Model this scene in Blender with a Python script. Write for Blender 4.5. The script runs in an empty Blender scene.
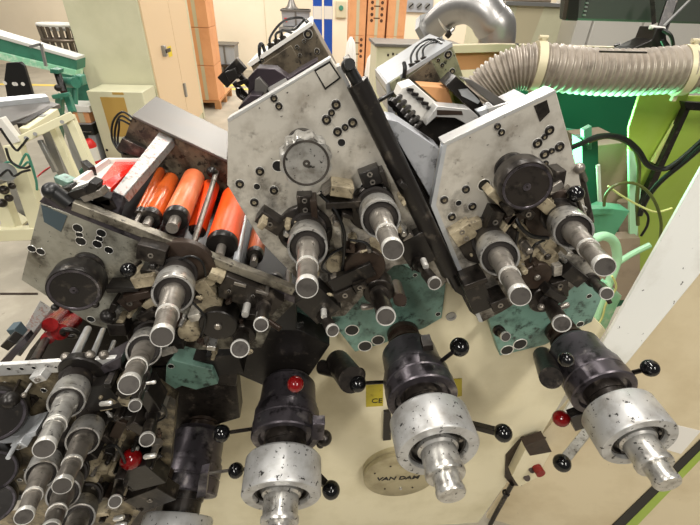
import bpy, bmesh, math, random
from mathutils import Vector, Matrix
random.seed(7)
C = bpy.context.scene.collection
H = 1.85                                        # camera height above the hall floor
F = 407.0
def unit(v): return Vector(v).normalized()
YC = unit((-34/F, 272/F, 1)); D0 = unit((-24/F, -608/F, 1)); D0 = (D0 - YC*D0.dot(YC)).normalized()
ZC = -D0; XC = -(YC.cross(ZC))
def ray(u, v):
    c = Vector(((u-350)/F, (262.5-v)/F, 1.0)); return Vector((c.dot(XC), c.dot(YC), c.dot(ZC)))
def at(u, v, Y):
    r = ray(u, v)*(Y/ray(u, v).y); return Vector((r.x, r.y, r.z+H))
def fl(u, v):
    r = ray(u, v); r = r*(-H/r.z); return Vector((r.x, r.y, 0))
def plane(u, v, p, n):
    r = ray(u, v); o = Vector((0, 0, H)); return o + r*((p-o).dot(n)/r.dot(n))
def mpp(u, v, Y):                                # metres per pixel there
    p = at(u, v, Y); q = Vector((p.x, p.y, p.z-H)); return (XC.z*q.x + YC.z*q.y + ZC.z*q.z)/F

# ------------------------------------------------------------------ materials
def lin(c):
    c /= 255.0; return c/12.92 if c <= .04045 else ((c+.055)/1.055)**2.4
def col(rgb): return (lin(rgb[0]), lin(rgb[1]), lin(rgb[2]), 1)
def mat(name, rgb, rough=.5, metal=0.0, dirt=None, specks=None, bump=0.0, bscale=80, trans=0, emit=None, stretch=None, var=0.0, grime=None):
    m = bpy.data.materials.new(name); m.use_nodes = True; nt = m.node_tree; N = nt.nodes; L = nt.links
    b = N['Principled BSDF']; b.inputs['Roughness'].default_value = rough; b.inputs['Metallic'].default_value = metal
    b.inputs['Base Color'].default_value = col(rgb)
    if trans: b.inputs['Transmission Weight'].default_value = trans
    if emit:
        b.inputs['Emission Color'].default_value = col(emit[0]); b.inputs['Emission Strength'].default_value = emit[1]
    tc = N.new('ShaderNodeTexCoord'); src = tc.outputs['Object']
    if stretch:
        mp = N.new('ShaderNodeMapping'); mp.inputs['Scale'].default_value = stretch; L.new(src, mp.inputs['Vector']); src = mp.outputs['Vector']
    cur = None
    def noise(sc, det=6, ro=.6):
        n = N.new('ShaderNodeTexNoise'); n.inputs['Scale'].default_value = sc; n.inputs['Detail'].default_value = det
        n.inputs['Roughness'].default_value = ro; L.new(src, n.inputs['Vector']); return n.outputs['Fac']
    def layer(cur, rgb2, sc, lo, hi, amt):
        f = noise(sc); r = N.new('ShaderNodeMapRange'); r.inputs['From Min'].default_value = lo; r.inputs['From Max'].default_value = hi
        r.inputs['To Max'].default_value = amt; L.new(f, r.inputs['Value'])
        mx = N.new('ShaderNodeMix'); mx.data_type = 'RGBA'; L.new(r.outputs[0], mx.inputs[0])
        if cur is None: mx.inputs[6].default_value = col(rgb)
        else: L.new(cur, mx.inputs[6])
        mx.inputs[7].default_value = col(rgb2); return mx.outputs[2]
    if var: cur = layer(cur, tuple(c*(1-var) for c in rgb), 9, .35, .7, 1.0)
    for d in (dirt or []): cur = layer(cur, *d)
    if grime:                                    # caked ink and oil round the mechanism (its own place on the plate)
        rgb2, sc, z0, k, x0, kx = grime; f = noise(sc, 8, .65); sp = N.new('ShaderNodeSeparateXYZ'); L.new(tc.outputs['Object'], sp.inputs[0])
        def mth(op, a, c):
            n = N.new('ShaderNodeMath'); n.operation = op
            for i, q in enumerate((a, c)):
                if isinstance(q, (int, float)): n.inputs[i].default_value = q
                else: L.new(q, n.inputs[i])
            return n.outputs[0]
        g = mth('MULTIPLY', mth('SUBTRACT', z0, sp.outputs[2]), k); g = mth('ADD', g, mth('MULTIPLY', mth('SUBTRACT', sp.outputs[0], x0), kx))
        g = mth('MINIMUM', g, .16); g = mth('ADD', f, g)
        r = N.new('ShaderNodeMapRange'); r.inputs['From Min'].default_value = .46; r.inputs['From Max'].default_value = .72; r.inputs['To Max'].default_value = .96; L.new(g, r.inputs['Value'])
        mx = N.new('ShaderNodeMix'); mx.data_type = 'RGBA'; L.new(r.outputs[0], mx.inputs[0])
        if cur is None: mx.inputs[6].default_value = col(rgb)
        else: L.new(cur, mx.inputs[6])
        mx.inputs[7].default_value = col(rgb2); cur = mx.outputs[2]
    if cur is not None: L.new(cur, b.inputs['Base Color'])
    if bump:
        f = noise(bscale, 4); bp = N.new('ShaderNodeBump'); bp.inputs['Strength'].default_value = bump; bp.inputs['Distance'].default_value = .002
        L.new(f, bp.inputs['Height']); L.new(bp.outputs[0], b.inputs['Normal'])
    return m
INK = (22, 18, 16)
M_ = {}
M_['plate'] = mat('worn_plate_steel', (198, 193, 182), .42, .35, grime=((46, 38, 30), 24, -.02, 1.1, 0, 0), dirt= [((120, 108, 92), 14, .48, .72, .8), ((70, 60, 50), 30, .60, .72, .8), (INK, 110, .66, .70, .9)], bump=.15)
M_['plate_a'] = mat('dull_plate_steel', (156, 154, 142), .36, .45, grime=((34, 28, 22), 30, -.0, .5, -.08, 1.5), dirt= [((92, 86, 72), 14, .45, .7, .8), ((50, 44, 38), 30, .56, .70, .85), (INK, 110, .62, .68, .9)], bump=.15)
M_['plate_e'] = mat('oily_plate_steel', (150, 138, 112), .4, .3, grime=((30, 25, 20), 26, 0, 0, -.06, 1.2), dirt= [((96, 82, 60), 16, .42, .66, .8), ((38, 32, 26), 30, .52, .64, .9), (INK, 90, .60, .66, .9)], bump=.2)
M_['edge'] = mat('bright_plate_edge', (196, 195, 192), .35, .5, [((90, 84, 76), 60, .60, .70, .8)])
M_['silver'] = mat('worn_silver_steel', (192, 190, 185), .3, .75, [((118, 112, 102), 40, .48, .68, .8), (INK, 120, .60, .645, .9)], bump=.1)
M_['ring'] = mat('cast_aluminium_ring', (182, 182, 181), .4, .5, [((142, 138, 132), 26, .48, .72, .8), ((34, 30, 30), 85, .615, .645, .95)], bump=.12, bscale=200)
M_['face'] = mat('dark_turned_face', (84, 80, 76), .45, .4, [((44, 40, 38), 60, .5, .7, .7)])
M_['speck'] = mat('speckled_blade_steel', (150, 149, 146), .35, .5, [((140, 104, 96), 140, .54, .60, .8), ((70, 66, 64), 60, .58, .68, .7)])
M_['stained'] = mat('ink_stained_zinc', (176, 178, 182), .35, .4, [((70, 68, 72), 14, .48, .62, .85), (INK, 30, .56, .64, .9)])
M_['maroon'] = mat('wet_maroon_ink', (128, 18, 20), .2, 0, [((40, 10, 10), 40, .45, .65, .9), ((214, 150, 140), 70, .66, .72, .7)])
M_['turned'] = mat('swirled_grey_face', (78, 73, 68), .4, .35, [((44, 40, 37), 18, .45, .62, .8)], bump=.1)
M_['spindle'] = mat('grey_spindle_steel', (142, 136, 128), .36, .7, [((84, 78, 70), 50, .5, .7, .8), (INK, 160, .64, .68, .8)], bump=.1)
M_['rim'] = mat('bright_rim_steel', (232, 230, 224), .3, .6, [((120, 112, 100), 90, .58, .7, .7)])
M_['dark'] = mat('blackened_steel', (48, 43, 39), .34, .5, [((128, 118, 106), 34, .56, .72, .7), ((16, 14, 13), 60, .5, .65, .8)], bump=.2)
M_['black'] = mat('black_oiled_metal', (34, 31, 29), .32, .35, [((92, 84, 74), 44, .58, .72, .65)], bump=.15)
M_['housing'] = mat('dark_shaft_housing', (36, 31, 28), .5, .15, [((84, 74, 62), 40, .58, .72, .6)], bump=.15)
M_['rail'] = mat('grimy_top_rail', (134, 128, 114), .4, .4, [((52, 46, 38), 30, .46, .64, .85), (INK, 90, .6, .66, .9)], bump=.2)
M_['brown'] = mat('brown_oiled_disc', (58, 46, 38), .4, .4, [((24, 19, 16), 40, .5, .7, .8)], bump=.1)
M_['gun'] = mat('gunmetal_collar', (84, 79, 84), .32, .7, [((170, 164, 160), 22, .58, .74, .6), ((26, 23, 24), 40, .52, .64, .8)], bump=.12)
M_['rubber'] = mat('black_rubber', (16, 16, 16), .4)
M_['plastic'] = mat('black_plastic_ball', (12, 12, 13), .12)
M_['redball'] = mat('red_plastic_ball', (118, 12, 14), .12)
M_['casting'] = mat('green_casting_paint', (112, 146, 132), .42, 0, [((62, 86, 76), 20, .5, .68, .8), ((22, 24, 20), 45, .55, .68, .9)], bump=.15)
M_['beige'] = mat('beige_cast_part', (172, 160, 134), .5, .1, [((84, 72, 54), 40, .40, .72, .9), (INK, 110, .58, .68, .85)], bump=.25)
M_['cream'] = mat('cream_machine_paint', (220, 211, 180), .42, 0, [((186, 174, 136), 5, .45, .75, .6), ((110, 98, 70), 90, .70, .74, .7)])
M_['tan'] = mat('tan_door_paint', (206, 192, 160), .4, 0, [((178, 160, 124), 4, .45, .7, .7), ((90, 78, 56), 70, .71, .74, .7)])
M_['post'] = mat('lit_door_paint', (232, 233, 228), .42, .05, [((188, 184, 170), 7, .45, .7, .6), ((40, 36, 32), 55, .665, .685, .9)], stretch=(1, 1, .6))  # tan door paint with glare put into a paler colour, plus dark specks
M_['orange'] = mat('orange_ink_roller', (252, 84, 22), .38, 0, [((232, 64, 10), 30, .5, .7, .6)])
M_['copper'] = mat('salmon_ink_roller', (216, 116, 72), .36, 0, [((196, 88, 44), 14, .45, .7, .8)])
M_['amber'] = mat('brown_orange_roller', (188, 84, 28), .25, .1, [((120, 48, 14), 22, .5, .7, .8)])
M_['redink'] = mat('wet_red_ink', (206, 30, 16), .2, 0, [((96, 12, 8), 25, .55, .7, .8)], bump=.6, bscale=50)
M_['lid'] = mat('brushed_grey_lid', (108, 105, 101), .4, .5, [((112, 106, 100), 8, .45, .7, .8)], stretch=(.6, 3, 3))
M_['paleblue'] = mat('pale_zinc_sheet', (184, 187, 190), .35, .4, [((170, 172, 172), 10, .5, .7, .8)], stretch=(.6, 3, 3))
M_['grimy'] = mat('grimy_ink_box', (104, 94, 78), .42, .3, [((44, 38, 32), 26, .46, .62, .9), ((178, 168, 148), 60, .66, .72, .6), (INK, 70, .57, .64, .9)], bump=.25)
M_['grimyg'] = mat('grimy_green_grey_box', (140, 140, 112), .42, .3, [((70, 70, 52), 22, .46, .64, .9), (INK, 70, .60, .66, .9)], bump=.25)
M_['plum'] = mat('dark_plum_steel', (62, 54, 60), .35, .5, [((24, 20, 22), 20, .5, .66, .8)])
M_['hose'] = mat('ribbed_grey_hose', (150, 140, 128), .4, .15, [((94, 85, 75), 30, .5, .72, .7)])
M_['clamp'] = mat('beige_clamp_strap', (196, 186, 156), .45, .1)
M_['duct'] = mat('smooth_duct_steel', (170, 168, 166), .36, .85, [((140, 138, 136), 8, .5, .7, .6)])
M_['monitor'] = mat('charcoal_shell', (58, 56, 54), .5)
M_['lime'] = mat('lime_guard_panel', (150, 172, 72), .3, 0, [((136, 160, 44), 6, .45, .7, .7)])
M_['limeb'] = mat('bright_lime_strip', (212, 216, 140), .4)
M_['deep'] = mat('deep_green_panel', (0, 92, 62), .5)
M_['teal'] = mat('teal_bracket', (92, 160, 128), .4, 0, [((60, 110, 86), 12, .5, .7, .8)])
M_['mint'] = mat('mint_tube', (176, 226, 186), .35)
M_['mintsheet'] = mat('mint_sheet', (150, 214, 178), .35, 0, [((214, 236, 214), 14, .5, .6, .8)])
M_['olive'] = mat('olive_cable', (86, 92, 46), .4)
M_['taupe'] = mat('taupe_motor', (150, 134, 116), .5, 0, [((108, 94, 80), 10, .5, .7, .8)])
M_['cab'] = mat('cream_green_cabinet', (204, 201, 172), .4, 0, [((190, 188, 158), 2.5, .45, .7, .8)])
M_['cabdoor'] = mat('beige_cabinet_door', (220, 194, 158), .4)
M_['ochre'] = mat('ochre_window', (176, 142, 72), .4)
M_['yellow'] = mat('yellow_label', (226, 200, 40), .5)
M_['ylabel'] = mat('mustard_label', (176, 160, 38), .5, 0, [((120, 104, 20), 60, .55, .7, .7)])
M_['card'] = mat('brown_cardboard', (222, 160, 112), .8, 0, [((206, 142, 94), 4, .45, .7, .7)])
M_['print'] = mat('dark_carton_print', (84, 52, 34), .8)
M_['wood'] = mat('pallet_wood', (180, 130, 84), .8)
M_['film'] = mat('white_wrap_film', (226, 224, 220), .3)
M_['blue'] = mat('blue_rack_paint', (14, 72, 168), .4)
M_['white'] = mat('white_paint', (218, 215, 208), .45)
M_['tub'] = mat('grey_plastic_tub', (150, 152, 156), .5)
M_['conv'] = mat('sea_green_paint', (58, 124, 102), .4, 0, [((36, 84, 70), 5, .5, .7, .6)])
M_['belt'] = mat('white_belt', (212, 212, 208), .45)
M_['framec'] = mat('cream_frame_paint', (212, 207, 174), .45)
M_['steel'] = mat('plain_grey_steel', (150, 150, 148), .35, .6)
M_['wire'] = mat('wire_metal', (120, 108, 96), .4, .6)
M_['red'] = mat('red_paint', (204, 34, 30), .4)
M_['bluechip'] = mat('blue_grey_patch', (60, 74, 80), .5)
M_['redwire'] = mat('red_cable', (190, 60, 60), .5)
M_['wall'] = mat('warm_wall_panel', (226, 212, 188), .6, 0, [((212, 198, 172), .8, .4, .7, .6)])
M_['floor'] = mat('worn_concrete_floor', (166, 158, 142), .5, 0, [((138, 132, 118), 1.2, .42, .66, .8), ((184, 176, 160), 4, .5, .7, .5), ((90, 84, 74), 12, .66, .74, .5)])
M_['yline'] = mat('yellow_floor_paint', (224, 196, 92), .6)
M_['text'] = mat('black_lettering', (18, 16, 14), .5)

# ------------------------------------------------------------------ mesh building
class MB:
    RS = 1.0                                    # radius factor for turned parts
    def __init__(s): s.v = []; s.f = []; s.mi = []
    def add(s, vs, fs, mi=0):
        o = len(s.v); s.v += [Vector(v) for v in vs]; s.f += [tuple(i+o for i in f) for f in fs]; s.mi += [mi]*len(fs); return s
    def prism(s, pts, ext, mi=0):
        n = len(pts); pts = [Vector(p) for p in pts]; e = Vector(ext)
        return s.add(pts+[p+e for p in pts], [tuple(range(n)), tuple(range(2*n-1, n-1, -1))]+[(i, i+n, (i+1) % n+n, (i+1) % n) for i in range(n)], mi)
    def px(s, poly, Y, depth, mi=0): return s.prism([at(u, v, Y) for u, v in poly], (0, depth, 0), mi)
    def box(s, c, ax, ay, az, mi=0):
        c, ax, ay, az = Vector(c), Vector(ax), Vector(ay), Vector(az)
        return s.prism([c-ax-ay-az, c+ax-ay-az, c+ax+ay-az, c-ax+ay-az], az*2, mi)
    def aabb(s, x0, x1, y0, y1, z0, z1, mi=0):
        return s.box(((x0+x1)/2, (y0+y1)/2, (z0+z1)/2), (abs(x1-x0)/2, 0, 0), (0, abs(y1-y0)/2, 0), (0, 0, abs(z1-z0)/2), mi)
    def bar(s, p, q, w, h, up=(0, 0, 1), mi=0):
        p, q = Vector(p), Vector(q); d = q-p; x = d.cross(Vector(up)); x.normalize(); y = x.cross(d).normalized()
        return s.box((p+q)/2, d/2, x*w/2, y*h/2, mi)
    def lathe(s, p, d, prof, n=32, mi=0, wob=None, cap=True):
        p = Vector(p); d = Vector(d).normalized(); a = d.orthogonal().normalized(); b = d.cross(a); vs = []; fs = []
        for k, (t, r) in enumerate(prof):
            for i in range(n):
                th = 2*math.pi*i/n; rr = r*MB.RS*(wob(th) if wob else 1); vs.append(p+d*t+(a*math.cos(th)+b*math.sin(th))*rr)
        for k in range(len(prof)-1):
            for i in range(n): j = (i+1) % n; fs.append((k*n+i, k*n+j, (k+1)*n+j, (k+1)*n+i))
        if cap: fs.append(tuple(range(n-1, -1, -1))); fs.append(tuple((len(prof)-1)*n+i for i in range(n)))
        return s.add(vs, fs, mi)
    def cyl(s, p, q, r, n=24, mi=0, r2=None):
        d = Vector(q)-Vector(p); return s.lathe(p, d, [(0, r), (d.length, r2 if r2 is not None else r)], n, mi)
    def ball(s, c, r, n=20, mi=0):
        return s.lathe(c, (.2, -1, .3), [(-r*math.cos(math.pi*k/12), max(r*math.sin(math.pi*k/12), r*.004)) for k in range(13)], n, mi)
    def tube(s, pts, r, n=10, mi=0, sub=6, rad=None):
        pts = [Vector(p) for p in pts]; P = []
        for i in range(len(pts)-1):
            a = pts[max(i-1, 0)]; b = pts[i]; c = pts[i+1]; d = pts[min(i+2, len(pts)-1)]
            for k in range(sub):
                t = k/sub; P.append(.5*((2*b)+(c-a)*t+(2*a-5*b+4*c-d)*t*t+(3*b-a-3*c+d)*t**3))
        P.append(pts[-1]); nrm = None; vs = []; fs = []
        for k, p in enumerate(P):
            t = (P[min(k+1, len(P)-1)]-P[max(k-1, 0)]).normalized()
            nrm = t.orthogonal().normalized() if nrm is None else (nrm-t*nrm.dot(t)).normalized()
            bb = t.cross(nrm); rr = rad(k, len(P)) if rad else r
            for i in range(n): th = 2*math.pi*i/n; vs.append(p+(nrm*math.cos(th)+bb*math.sin(th))*rr)
        for k in range(len(P)-1):
            for i in range(n): j = (i+1) % n; fs.append((k*n+i, k*n+j, (k+1)*n+j, (k+1)*n+i))
        fs.append(tuple(range(n-1, -1, -1))); fs.append(tuple((len(P)-1)*n+i for i in range(n)))
        return s.add(vs, fs, mi)
    def torus(s, c, ax, R, r, n=28, m=10, mi=0, sx=1):
        c = Vector(c); ax = Vector(ax).normalized(); a = ax.orthogonal().normalized(); b = ax.cross(a); vs = []; fs = []
        for i in range(n):
            th = 2*math.pi*i/n; e = a*math.cos(th)+b*math.sin(th)
            for j in range(m): ph = 2*math.pi*j/m; vs.append(c+e*(R+r*math.cos(ph))+ax*(r*sx*math.sin(ph)))
        for i in range(n):
            for j in range(m):
                i2 = (i+1) % n; j2 = (j+1) % m; fs.append((i*m+j, i2*m+j, i2*m+j2, i*m+j2))
        return s.add(vs, fs, mi)
    def build(s, name, mats, parent=None, bevel=0.0, kind=None):
        if isinstance(mats, str): mats = [mats]
        root = parent
        org = wloc(parent) if parent else sum(s.v, Vector())/len(s.v)
        me = bpy.data.meshes.new(name); me.from_pydata([v-org for v in s.v], [], s.f)
        for i, m in enumerate(mats): me.materials.append(M_[m])
        for p, mi in zip(me.polygons, s.mi): p.material_index = mi; p.use_smooth = True
        bm = bmesh.new(); bm.from_mesh(me); bmesh.ops.recalc_face_normals(bm, faces=bm.faces); bm.to_mesh(me); bm.free()
        me.set_sharp_from_angle(angle=math.radians(38)); me.update()
        o = bpy.data.objects.new(name, me); C.objects.link(o)
        if parent: o.parent = parent
        else: o.location = org
        if bevel:
            b = o.modifiers.new('bevel', 'BEVEL'); b.width = bevel; b.segments = 2; b.limit_method = 'ANGLE'; b.angle_limit = math.radians(50)
        if kind: o['kind'] = kind
        return o
def wloc(o):
    v = Vector(o.location)
    while o.parent: o = o.parent; v += Vector(o.location)
    return v
def tag(o, label, cat, group=None, kind=None):
    o['label'] = label; o['category'] = cat
    if group: o['group'] = group
    if kind: o['kind'] = kind
    return o
def thing(name, loc, label, cat, group=None):
    o = bpy.data.objects.new(name, None); o.empty_display_size = .05; C.objects.link(o); o.location = loc; return tag(o, label, cat, group)
def P(name, mats, parent, bevel=0.0): return lambda mb: mb.build(name, mats, parent, bevel)

# ------------------------------------------------------------------ repeated machine parts
def shaft(root, base, Yb, tip, Yt, rpx, t=.47, k=2.35, ring='silver', spin='spindle'):
    p0 = at(*base, Yb); p1 = at(*tip, Yt); d = p1-p0; L = d.length; rt = rpx*mpp(*tip, Yt); R = rt*k; e = t*L
    h = MB().lathe(p0-d.normalized()*.01, d, [(0, R*1.06), (.01+.10*L, R*1.06), (.01+.10*L, R*.9), (.01+.27*L, R*.9), (.01+.27*L, R*.84), (.01+e-.006, R*.84), (.01+e-.006, rt)], 36)
    h.torus(p0+d.normalized()*(.04*L), d, R*1.06, .003, 30, 8)
    H_ = h.build('roller_shaft', 'housing', root)
    MB().lathe(p0, d, [(.26*L, R*.85), (.26*L, R*.97), (.275*L, R), (e-.002, R), (e, R*.975), (e, R*.88), (e-.009, R*.87)], 40, cap=False).build('ring', ring, H_)
    MB().lathe(p0, d, [(e-.007, rt*1.32), (e+.06*L, rt*1.3), (e+.09*L, rt*1.12), (.74*L, rt*1.1), (.745*L, rt*1.02), (.8*L, rt)], 32).build('spindle', spin, H_)
    tp = MB().lathe(p0, d, [(.74*L, rt*1.0), (.745*L, rt*1.12), (.765*L, rt*1.12), (.765*L, rt*.9)], 32, 1)
    tp.lathe(p0, d, [(.76*L, rt*.96), (.965*L, rt*.96), (.965*L, rt*.9)], 32, 0)
    tp.lathe(p0, d, [(.962*L, rt*.9), (.962*L, rt*1.0), (.995*L, rt*1.0), (L, rt*.97), (L, rt*.91), (L-.001, rt*.9)], 32, 1)
    tp.lathe(p0, d, [(.97*L, rt*.92), (L-.0006, rt*.92)], 32, 2)
    tp.build('tip', [spin, 'rim', 'face'], H_)
    return H_
def bolts(root, lst, Y, name='bolt', m='black'):
    for u, v, r in lst:
        p = at(u, v, Y+.001); r *= mpp(u, v, Y)
        b = MB().lathe(p, (0, -1, 0), [(0, r), (.0035, r), (.0045, r*.85), (.0045, r*.55), (.0015, r*.5), (.0015, .0002)], 16)
        b.torus(p+Vector((0, -.0008, 0)), (0, 1, 0), r*1.12, r*.1, 18, 6, 1); b.lathe(p, (0, -1, 0), [(.001, r*.5), (.003, r*.48), (.003, r*.2), (.0015, r*.15), (.0015, .0002)], 12, 2)
        b.build(name, [m, 'rim', 'beige'], root)
def holes(root, lst, Y):
    for u, v, r in lst:
        p = at(u, v, Y+.0005); r *= mpp(u, v, Y)
        b = MB().lathe(p, (0, -1, 0), [(0, r), (.0008, r), (.0008, .0002)], 18)
        b.torus(p+Vector((0, -.0006, 0)), (0, 1, 0), r*1.05, r*.09, 20, 6, 1)
        b.build('bolt_hole', ['rubber', 'rim'], root)
def block(root, u, v, w, h, ang, Y, dep=.02, m='dark', name='clamp_block', nb=0):
    s = mpp(u, v, Y); c = at(u, v, Y-dep); a = math.radians(ang); ax = Vector((math.cos(a), 0, math.sin(a))); az = Vector((-math.sin(a), 0, math.cos(a)))
    b = MB().box(c+Vector((0, dep/2, 0)), ax*w*s/2, (0, dep/2+.001, 0), az*h*s/2)
    o = b.build(name, m, root, .0012)
    for i in range(nb):
        q = c+az*(h*s*(.25-.5*i/(max(nb-1, 1)))*(1 if nb > 1 else 0))
        MB().lathe(q, (0, -1, 0), [(-.001, s*2.6), (.003, s*2.6), (.003, s*1.5), (.001, s*1.4), (.001, .0002)], 12).build('screw', 'spindle', o)
    return o
def disc(root, u, v, r, Y, dep, m, name='cover_disc', hub=0):
    r *= mpp(u, v, Y); p = at(u, v, Y-dep)+Vector((0, dep+.001, 0))
    b = MB().lathe(p, (0, -1, 0), [(0, r), (dep-.001, r), (dep+.001, r*.94), (dep+.001, .0003)], 36)
    o = b.build(name, m, root)
    if hub: MB().lathe(p+Vector((0, -dep, 0)), (0, -1, 0), [(0, r*.2), (.004, r*.2), (.006, r*.14), (.006, .0003)], 16).build('hub', 'spindle', o)
    return o
def ballknob(root, a, Ya, b, Yb, r, m='plastic', arm='dark', ar=2.2, name='lever'):
    s = mpp(*b, Yb); p = at(*a, Ya); q = at(*b, Yb)
    o = MB().cyl(p, q, ar*s, 12).build(name, arm, root)
    MB().ball(q, r*s, 24).build('ball_knob', m, o)
    return o
def flatlever(root, a, Ya, b, Yb, r, w=6, arm='dark', m='plastic'):
    s = mpp(*b, Yb); p = at(*a, Ya); q = at(*b, Yb)
    o = MB().bar(p, q, w*s, w*s*.9).build('lever', arm, root, .001)
    MB().ball(q, r*s, 24).build('ball_knob', m, o); return o
def adjuster(root, base, Yb, tip, Yt, r, pins=False, name='adjuster_knob', body='dark'):
    s = mpp(*tip, Yt); p = at(*base, Yb); q = at(*tip, Yt); d = q-p; L = d.length; r *= s
    o = MB().lathe(p, d, [(0, r*1.2), (.2*L, r*1.2), (.2*L, r*.75), (.55*L, r*.75), (.55*L, r*.98), (L-.002, r*.98), (L-.002, r*.8)], 24).build(name, body, root)
    MB().lathe(p, d, [(L-.006, r*.95), (L-.006, r*1.06), (L-.001, r*1.06), (L, r*1.03), (L, r*.92), (L-.001, r*.9), (L-.0012, .0003)], 24).build('rim', ['rim'], o)
    MB().lathe(p, d, [(L-.004, r*.91), (L-.0008, r*.91)], 24).build('face', 'face', o)
    if pins:
        c = p+d*.45
        for sg in (-1, 1):
            x = Vector((1, 0, .15)).normalized()*sg; MB().lathe(c, x, [(r*.5, r*.3), (r*1.9, r*.3), (r*2.2, r*.38), (r*2.7, r*.36), (r*2.8, r*.2)], 12).build('pin', 'rim', o)
    return o
def pin(root, a, b_, Y, r, m='rim'):
    s = mpp(*a, Y); p = at(*a, Y); q = at(*b_, Y); d = q-p; L = d.length; r *= s
    return MB().lathe(p, d, [(0, r*.7), (r*.5, r), (L-r*.5, r), (L, r*.7)], 14).build('guide_pin', m, root)
def line(root, pts, r, m='rubber', name='oil_line'):
    return MB().tube([at(*p) for p in pts], r, 8).build(name, m, root)
def handknob(root, fl_, Yf, face, Yk, r, scallop=False, m='dark', rf=.66):
    p = at(*fl_, Yf); q = at(*face, Yk); d = q-p; L = d.length; R = r*mpp(*face, Yk)
    w = (lambda th: 1+.055*math.cos(12*th)) if scallop else None
    o = MB().lathe(p, d, [(L*.52, R*.6), (L*.52, R*.93), (L*.58, R), (L*.93, R), (L, R*.95)], 96 if scallop else 48, 0, w).build('hand_knob', m, root)
    f = MB().lathe(p, d, [(L-.002, R*.9), (L+.0008, R*.9), (L+.0008, R*.82), (L-.0015, R*.78), (L-.0015, R*.16), (L+.001, R*.14), (L+.001, R*.05), (L-.001, R*.04), (L-.001, .0003)], 48)
    f.build('face', 'turned' if scallop else 'gun', o)
    MB().lathe(p, d, [(-.004, R*rf*1.12), (L*.1, R*rf*1.1), (L*.12, R*rf*.9), (L*.26, R*rf*.88), (L*.28, R*rf), (L*.36, R*rf), (L*.38, R*rf*.8), (L*.6, R*rf*.75)], 40).build('collar', 'black', o)
    return o
def yat(p0, p1, Y): t = (Y-p0.y)/(p1.y-p0.y); return p0+(p1-p0)*t

def cylinder(base, tip, label, ring='ring', rs=1.0):
    MB.RS = rs
    p0 = at(*base, .80); p1 = at(*tip, .34); d = (p1-p0); n = d.normalized(); k = d.length/.46
    def S(Y): return (.80-Y)*k
    root = thing('plate_cylinder', p0, label, 'print cylinder', 'print cylinders along the lower front')
    MB().lathe(p0, n, [(S(.743), .030), (S(.742), .040), (S(.728), .040), (S(.728), .031), (S(.705), .031), (S(.705), .044), (S(.697), .044), (S(.697), .034), (S(.687), .034), (S(.685), .046), (S(.66), .046), (S(.66), .03)], 36).build('neck', 'brown', root)
    MB().lathe(p0, n, [(S(.684), .045), (S(.682), .055), (S(.675), .058), (S(.67), .064), (S(.62), .066), (S(.615), .069), (S(.60), .069), (S(.60), .05)], 48).build('upper_collar', 'gun', root)
    MB().lathe(p0, n, [(S(.602), .06), (S(.602), .0725), (S(.598), .074), (S(.575), .074), (S(.573), .072), (S(.570), .072), (S(.568), .0755), (S(.540), .0755), (S(.537), .073), (S(.537), .06), (S(.545), .055), (S(.545), .04)], 56).build('lower_collar', 'gun', root)
    MB().lathe(p0, n, [(S(.56), .046), (S(.525), .046), (S(.525), .043), (S(.49), .043)], 40).build('sleeve', 'dark', root)
    r = MB().lathe(p0, n, [(S(.495), .04), (S(.495), .075), (S(.490), .079), (S(.424), .079), (S(.420), .076), (S(.420), .057), (S(.423), .055), (S(.44), .0545)], 64, cap=False).build('ring', ring, root)
    b = MB().lathe(p0, n, [(S(.45), .0545), (S(.428), .0545), (S(.428), .050), (S(.436), .049), (S(.436), .042), (S(.431), .042), (S(.431), .03)], 48)
    a = n.orthogonal().normalized(); c2 = n.cross(a)
    for i in range(3):
        th = i*2.1+.6; q = p0+n*S(.433)+(a*math.cos(th)+c2*math.sin(th))*.046; b.cyl(q, q+n*.004, .0042, 10, 1)
    b.build('bearing', ['black', 'spindle'], r)
    MB().lathe(p0, n, [(S(.44), .039), (S(.424), .039), (S(.420), .0345), (S(.384), .034), (S(.384), .0365), (S(.376), .0365), (S(.373), .0345), (S(.373), .02)], 40).build('spindle', 'silver', root)
    MB().lathe(p0, n, [(S(.375), .0245), (S(.35), .0245), (S(.35), .0262), (S(.344), .0262), (S(.34), .0235), (S(.34), .0003)], 36).build('tip', 'silver', root)
    MB.RS = 1.0
    return root

# ================================================================== the printing machine
YP, YS, YG, YE, YF_ = .78, .60, .745, .50, .45     # main panel, station plates, green castings, the two lower plates
panel_root = thing('printing_machine', at(400, 520, YP)*1.0, 'cream machine body behind the big print cylinders, with round name disc', 'printing machine')
b = MB().px([(455, 250), (560, 285), (606, 330), (570, 386), (540, 437), (500, 492), (470, 534), (176, 534), (200, 420), (240, 350), (330, 290)], YP, .03)
b.build('front_panel', 'cream', panel_root)
# dark body of the machine behind the lower left stations and behind the upper plates
b = MB().px([(-60, 480), (40, 405), (110, 360), (140, 330), (250, 330), (216, 400), (196, 540), (-60, 540)], YP, .25)
b.build('drum_guard', 'black', panel_root)
cp = at(540, 437, YP); cn = Vector((-.34, -1, 0)).normalized()
def rp(u, v, off=0): return plane(u, v, cp+cn*off, cn)
b = MB().prism([rp(u, v) for u, v in [(600, 368), (574, 398), (540, 437), (480, 528), (474, 545), (600, 545), (613, 525), (700, 443), (780, 366), (960, 90), (960, -40), (828, -40), (712, 168)]], -cn*.02)
b.build('swung_door', 'tan', panel_root)
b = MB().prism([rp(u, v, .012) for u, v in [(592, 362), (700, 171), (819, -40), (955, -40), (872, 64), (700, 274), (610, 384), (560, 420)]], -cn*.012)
b.build('lit_door_strip', 'post', panel_root, .002)  # brightly lit part of the door, its light painted on as a pale strip
b = MB().prism([rp(u, v, .004) for u, v in [(613, 525), (700, 441), (760, 384), (760, 396), (700, 451), (622, 530), (610, 545), (595, 545)]], -cn*.012)
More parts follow.
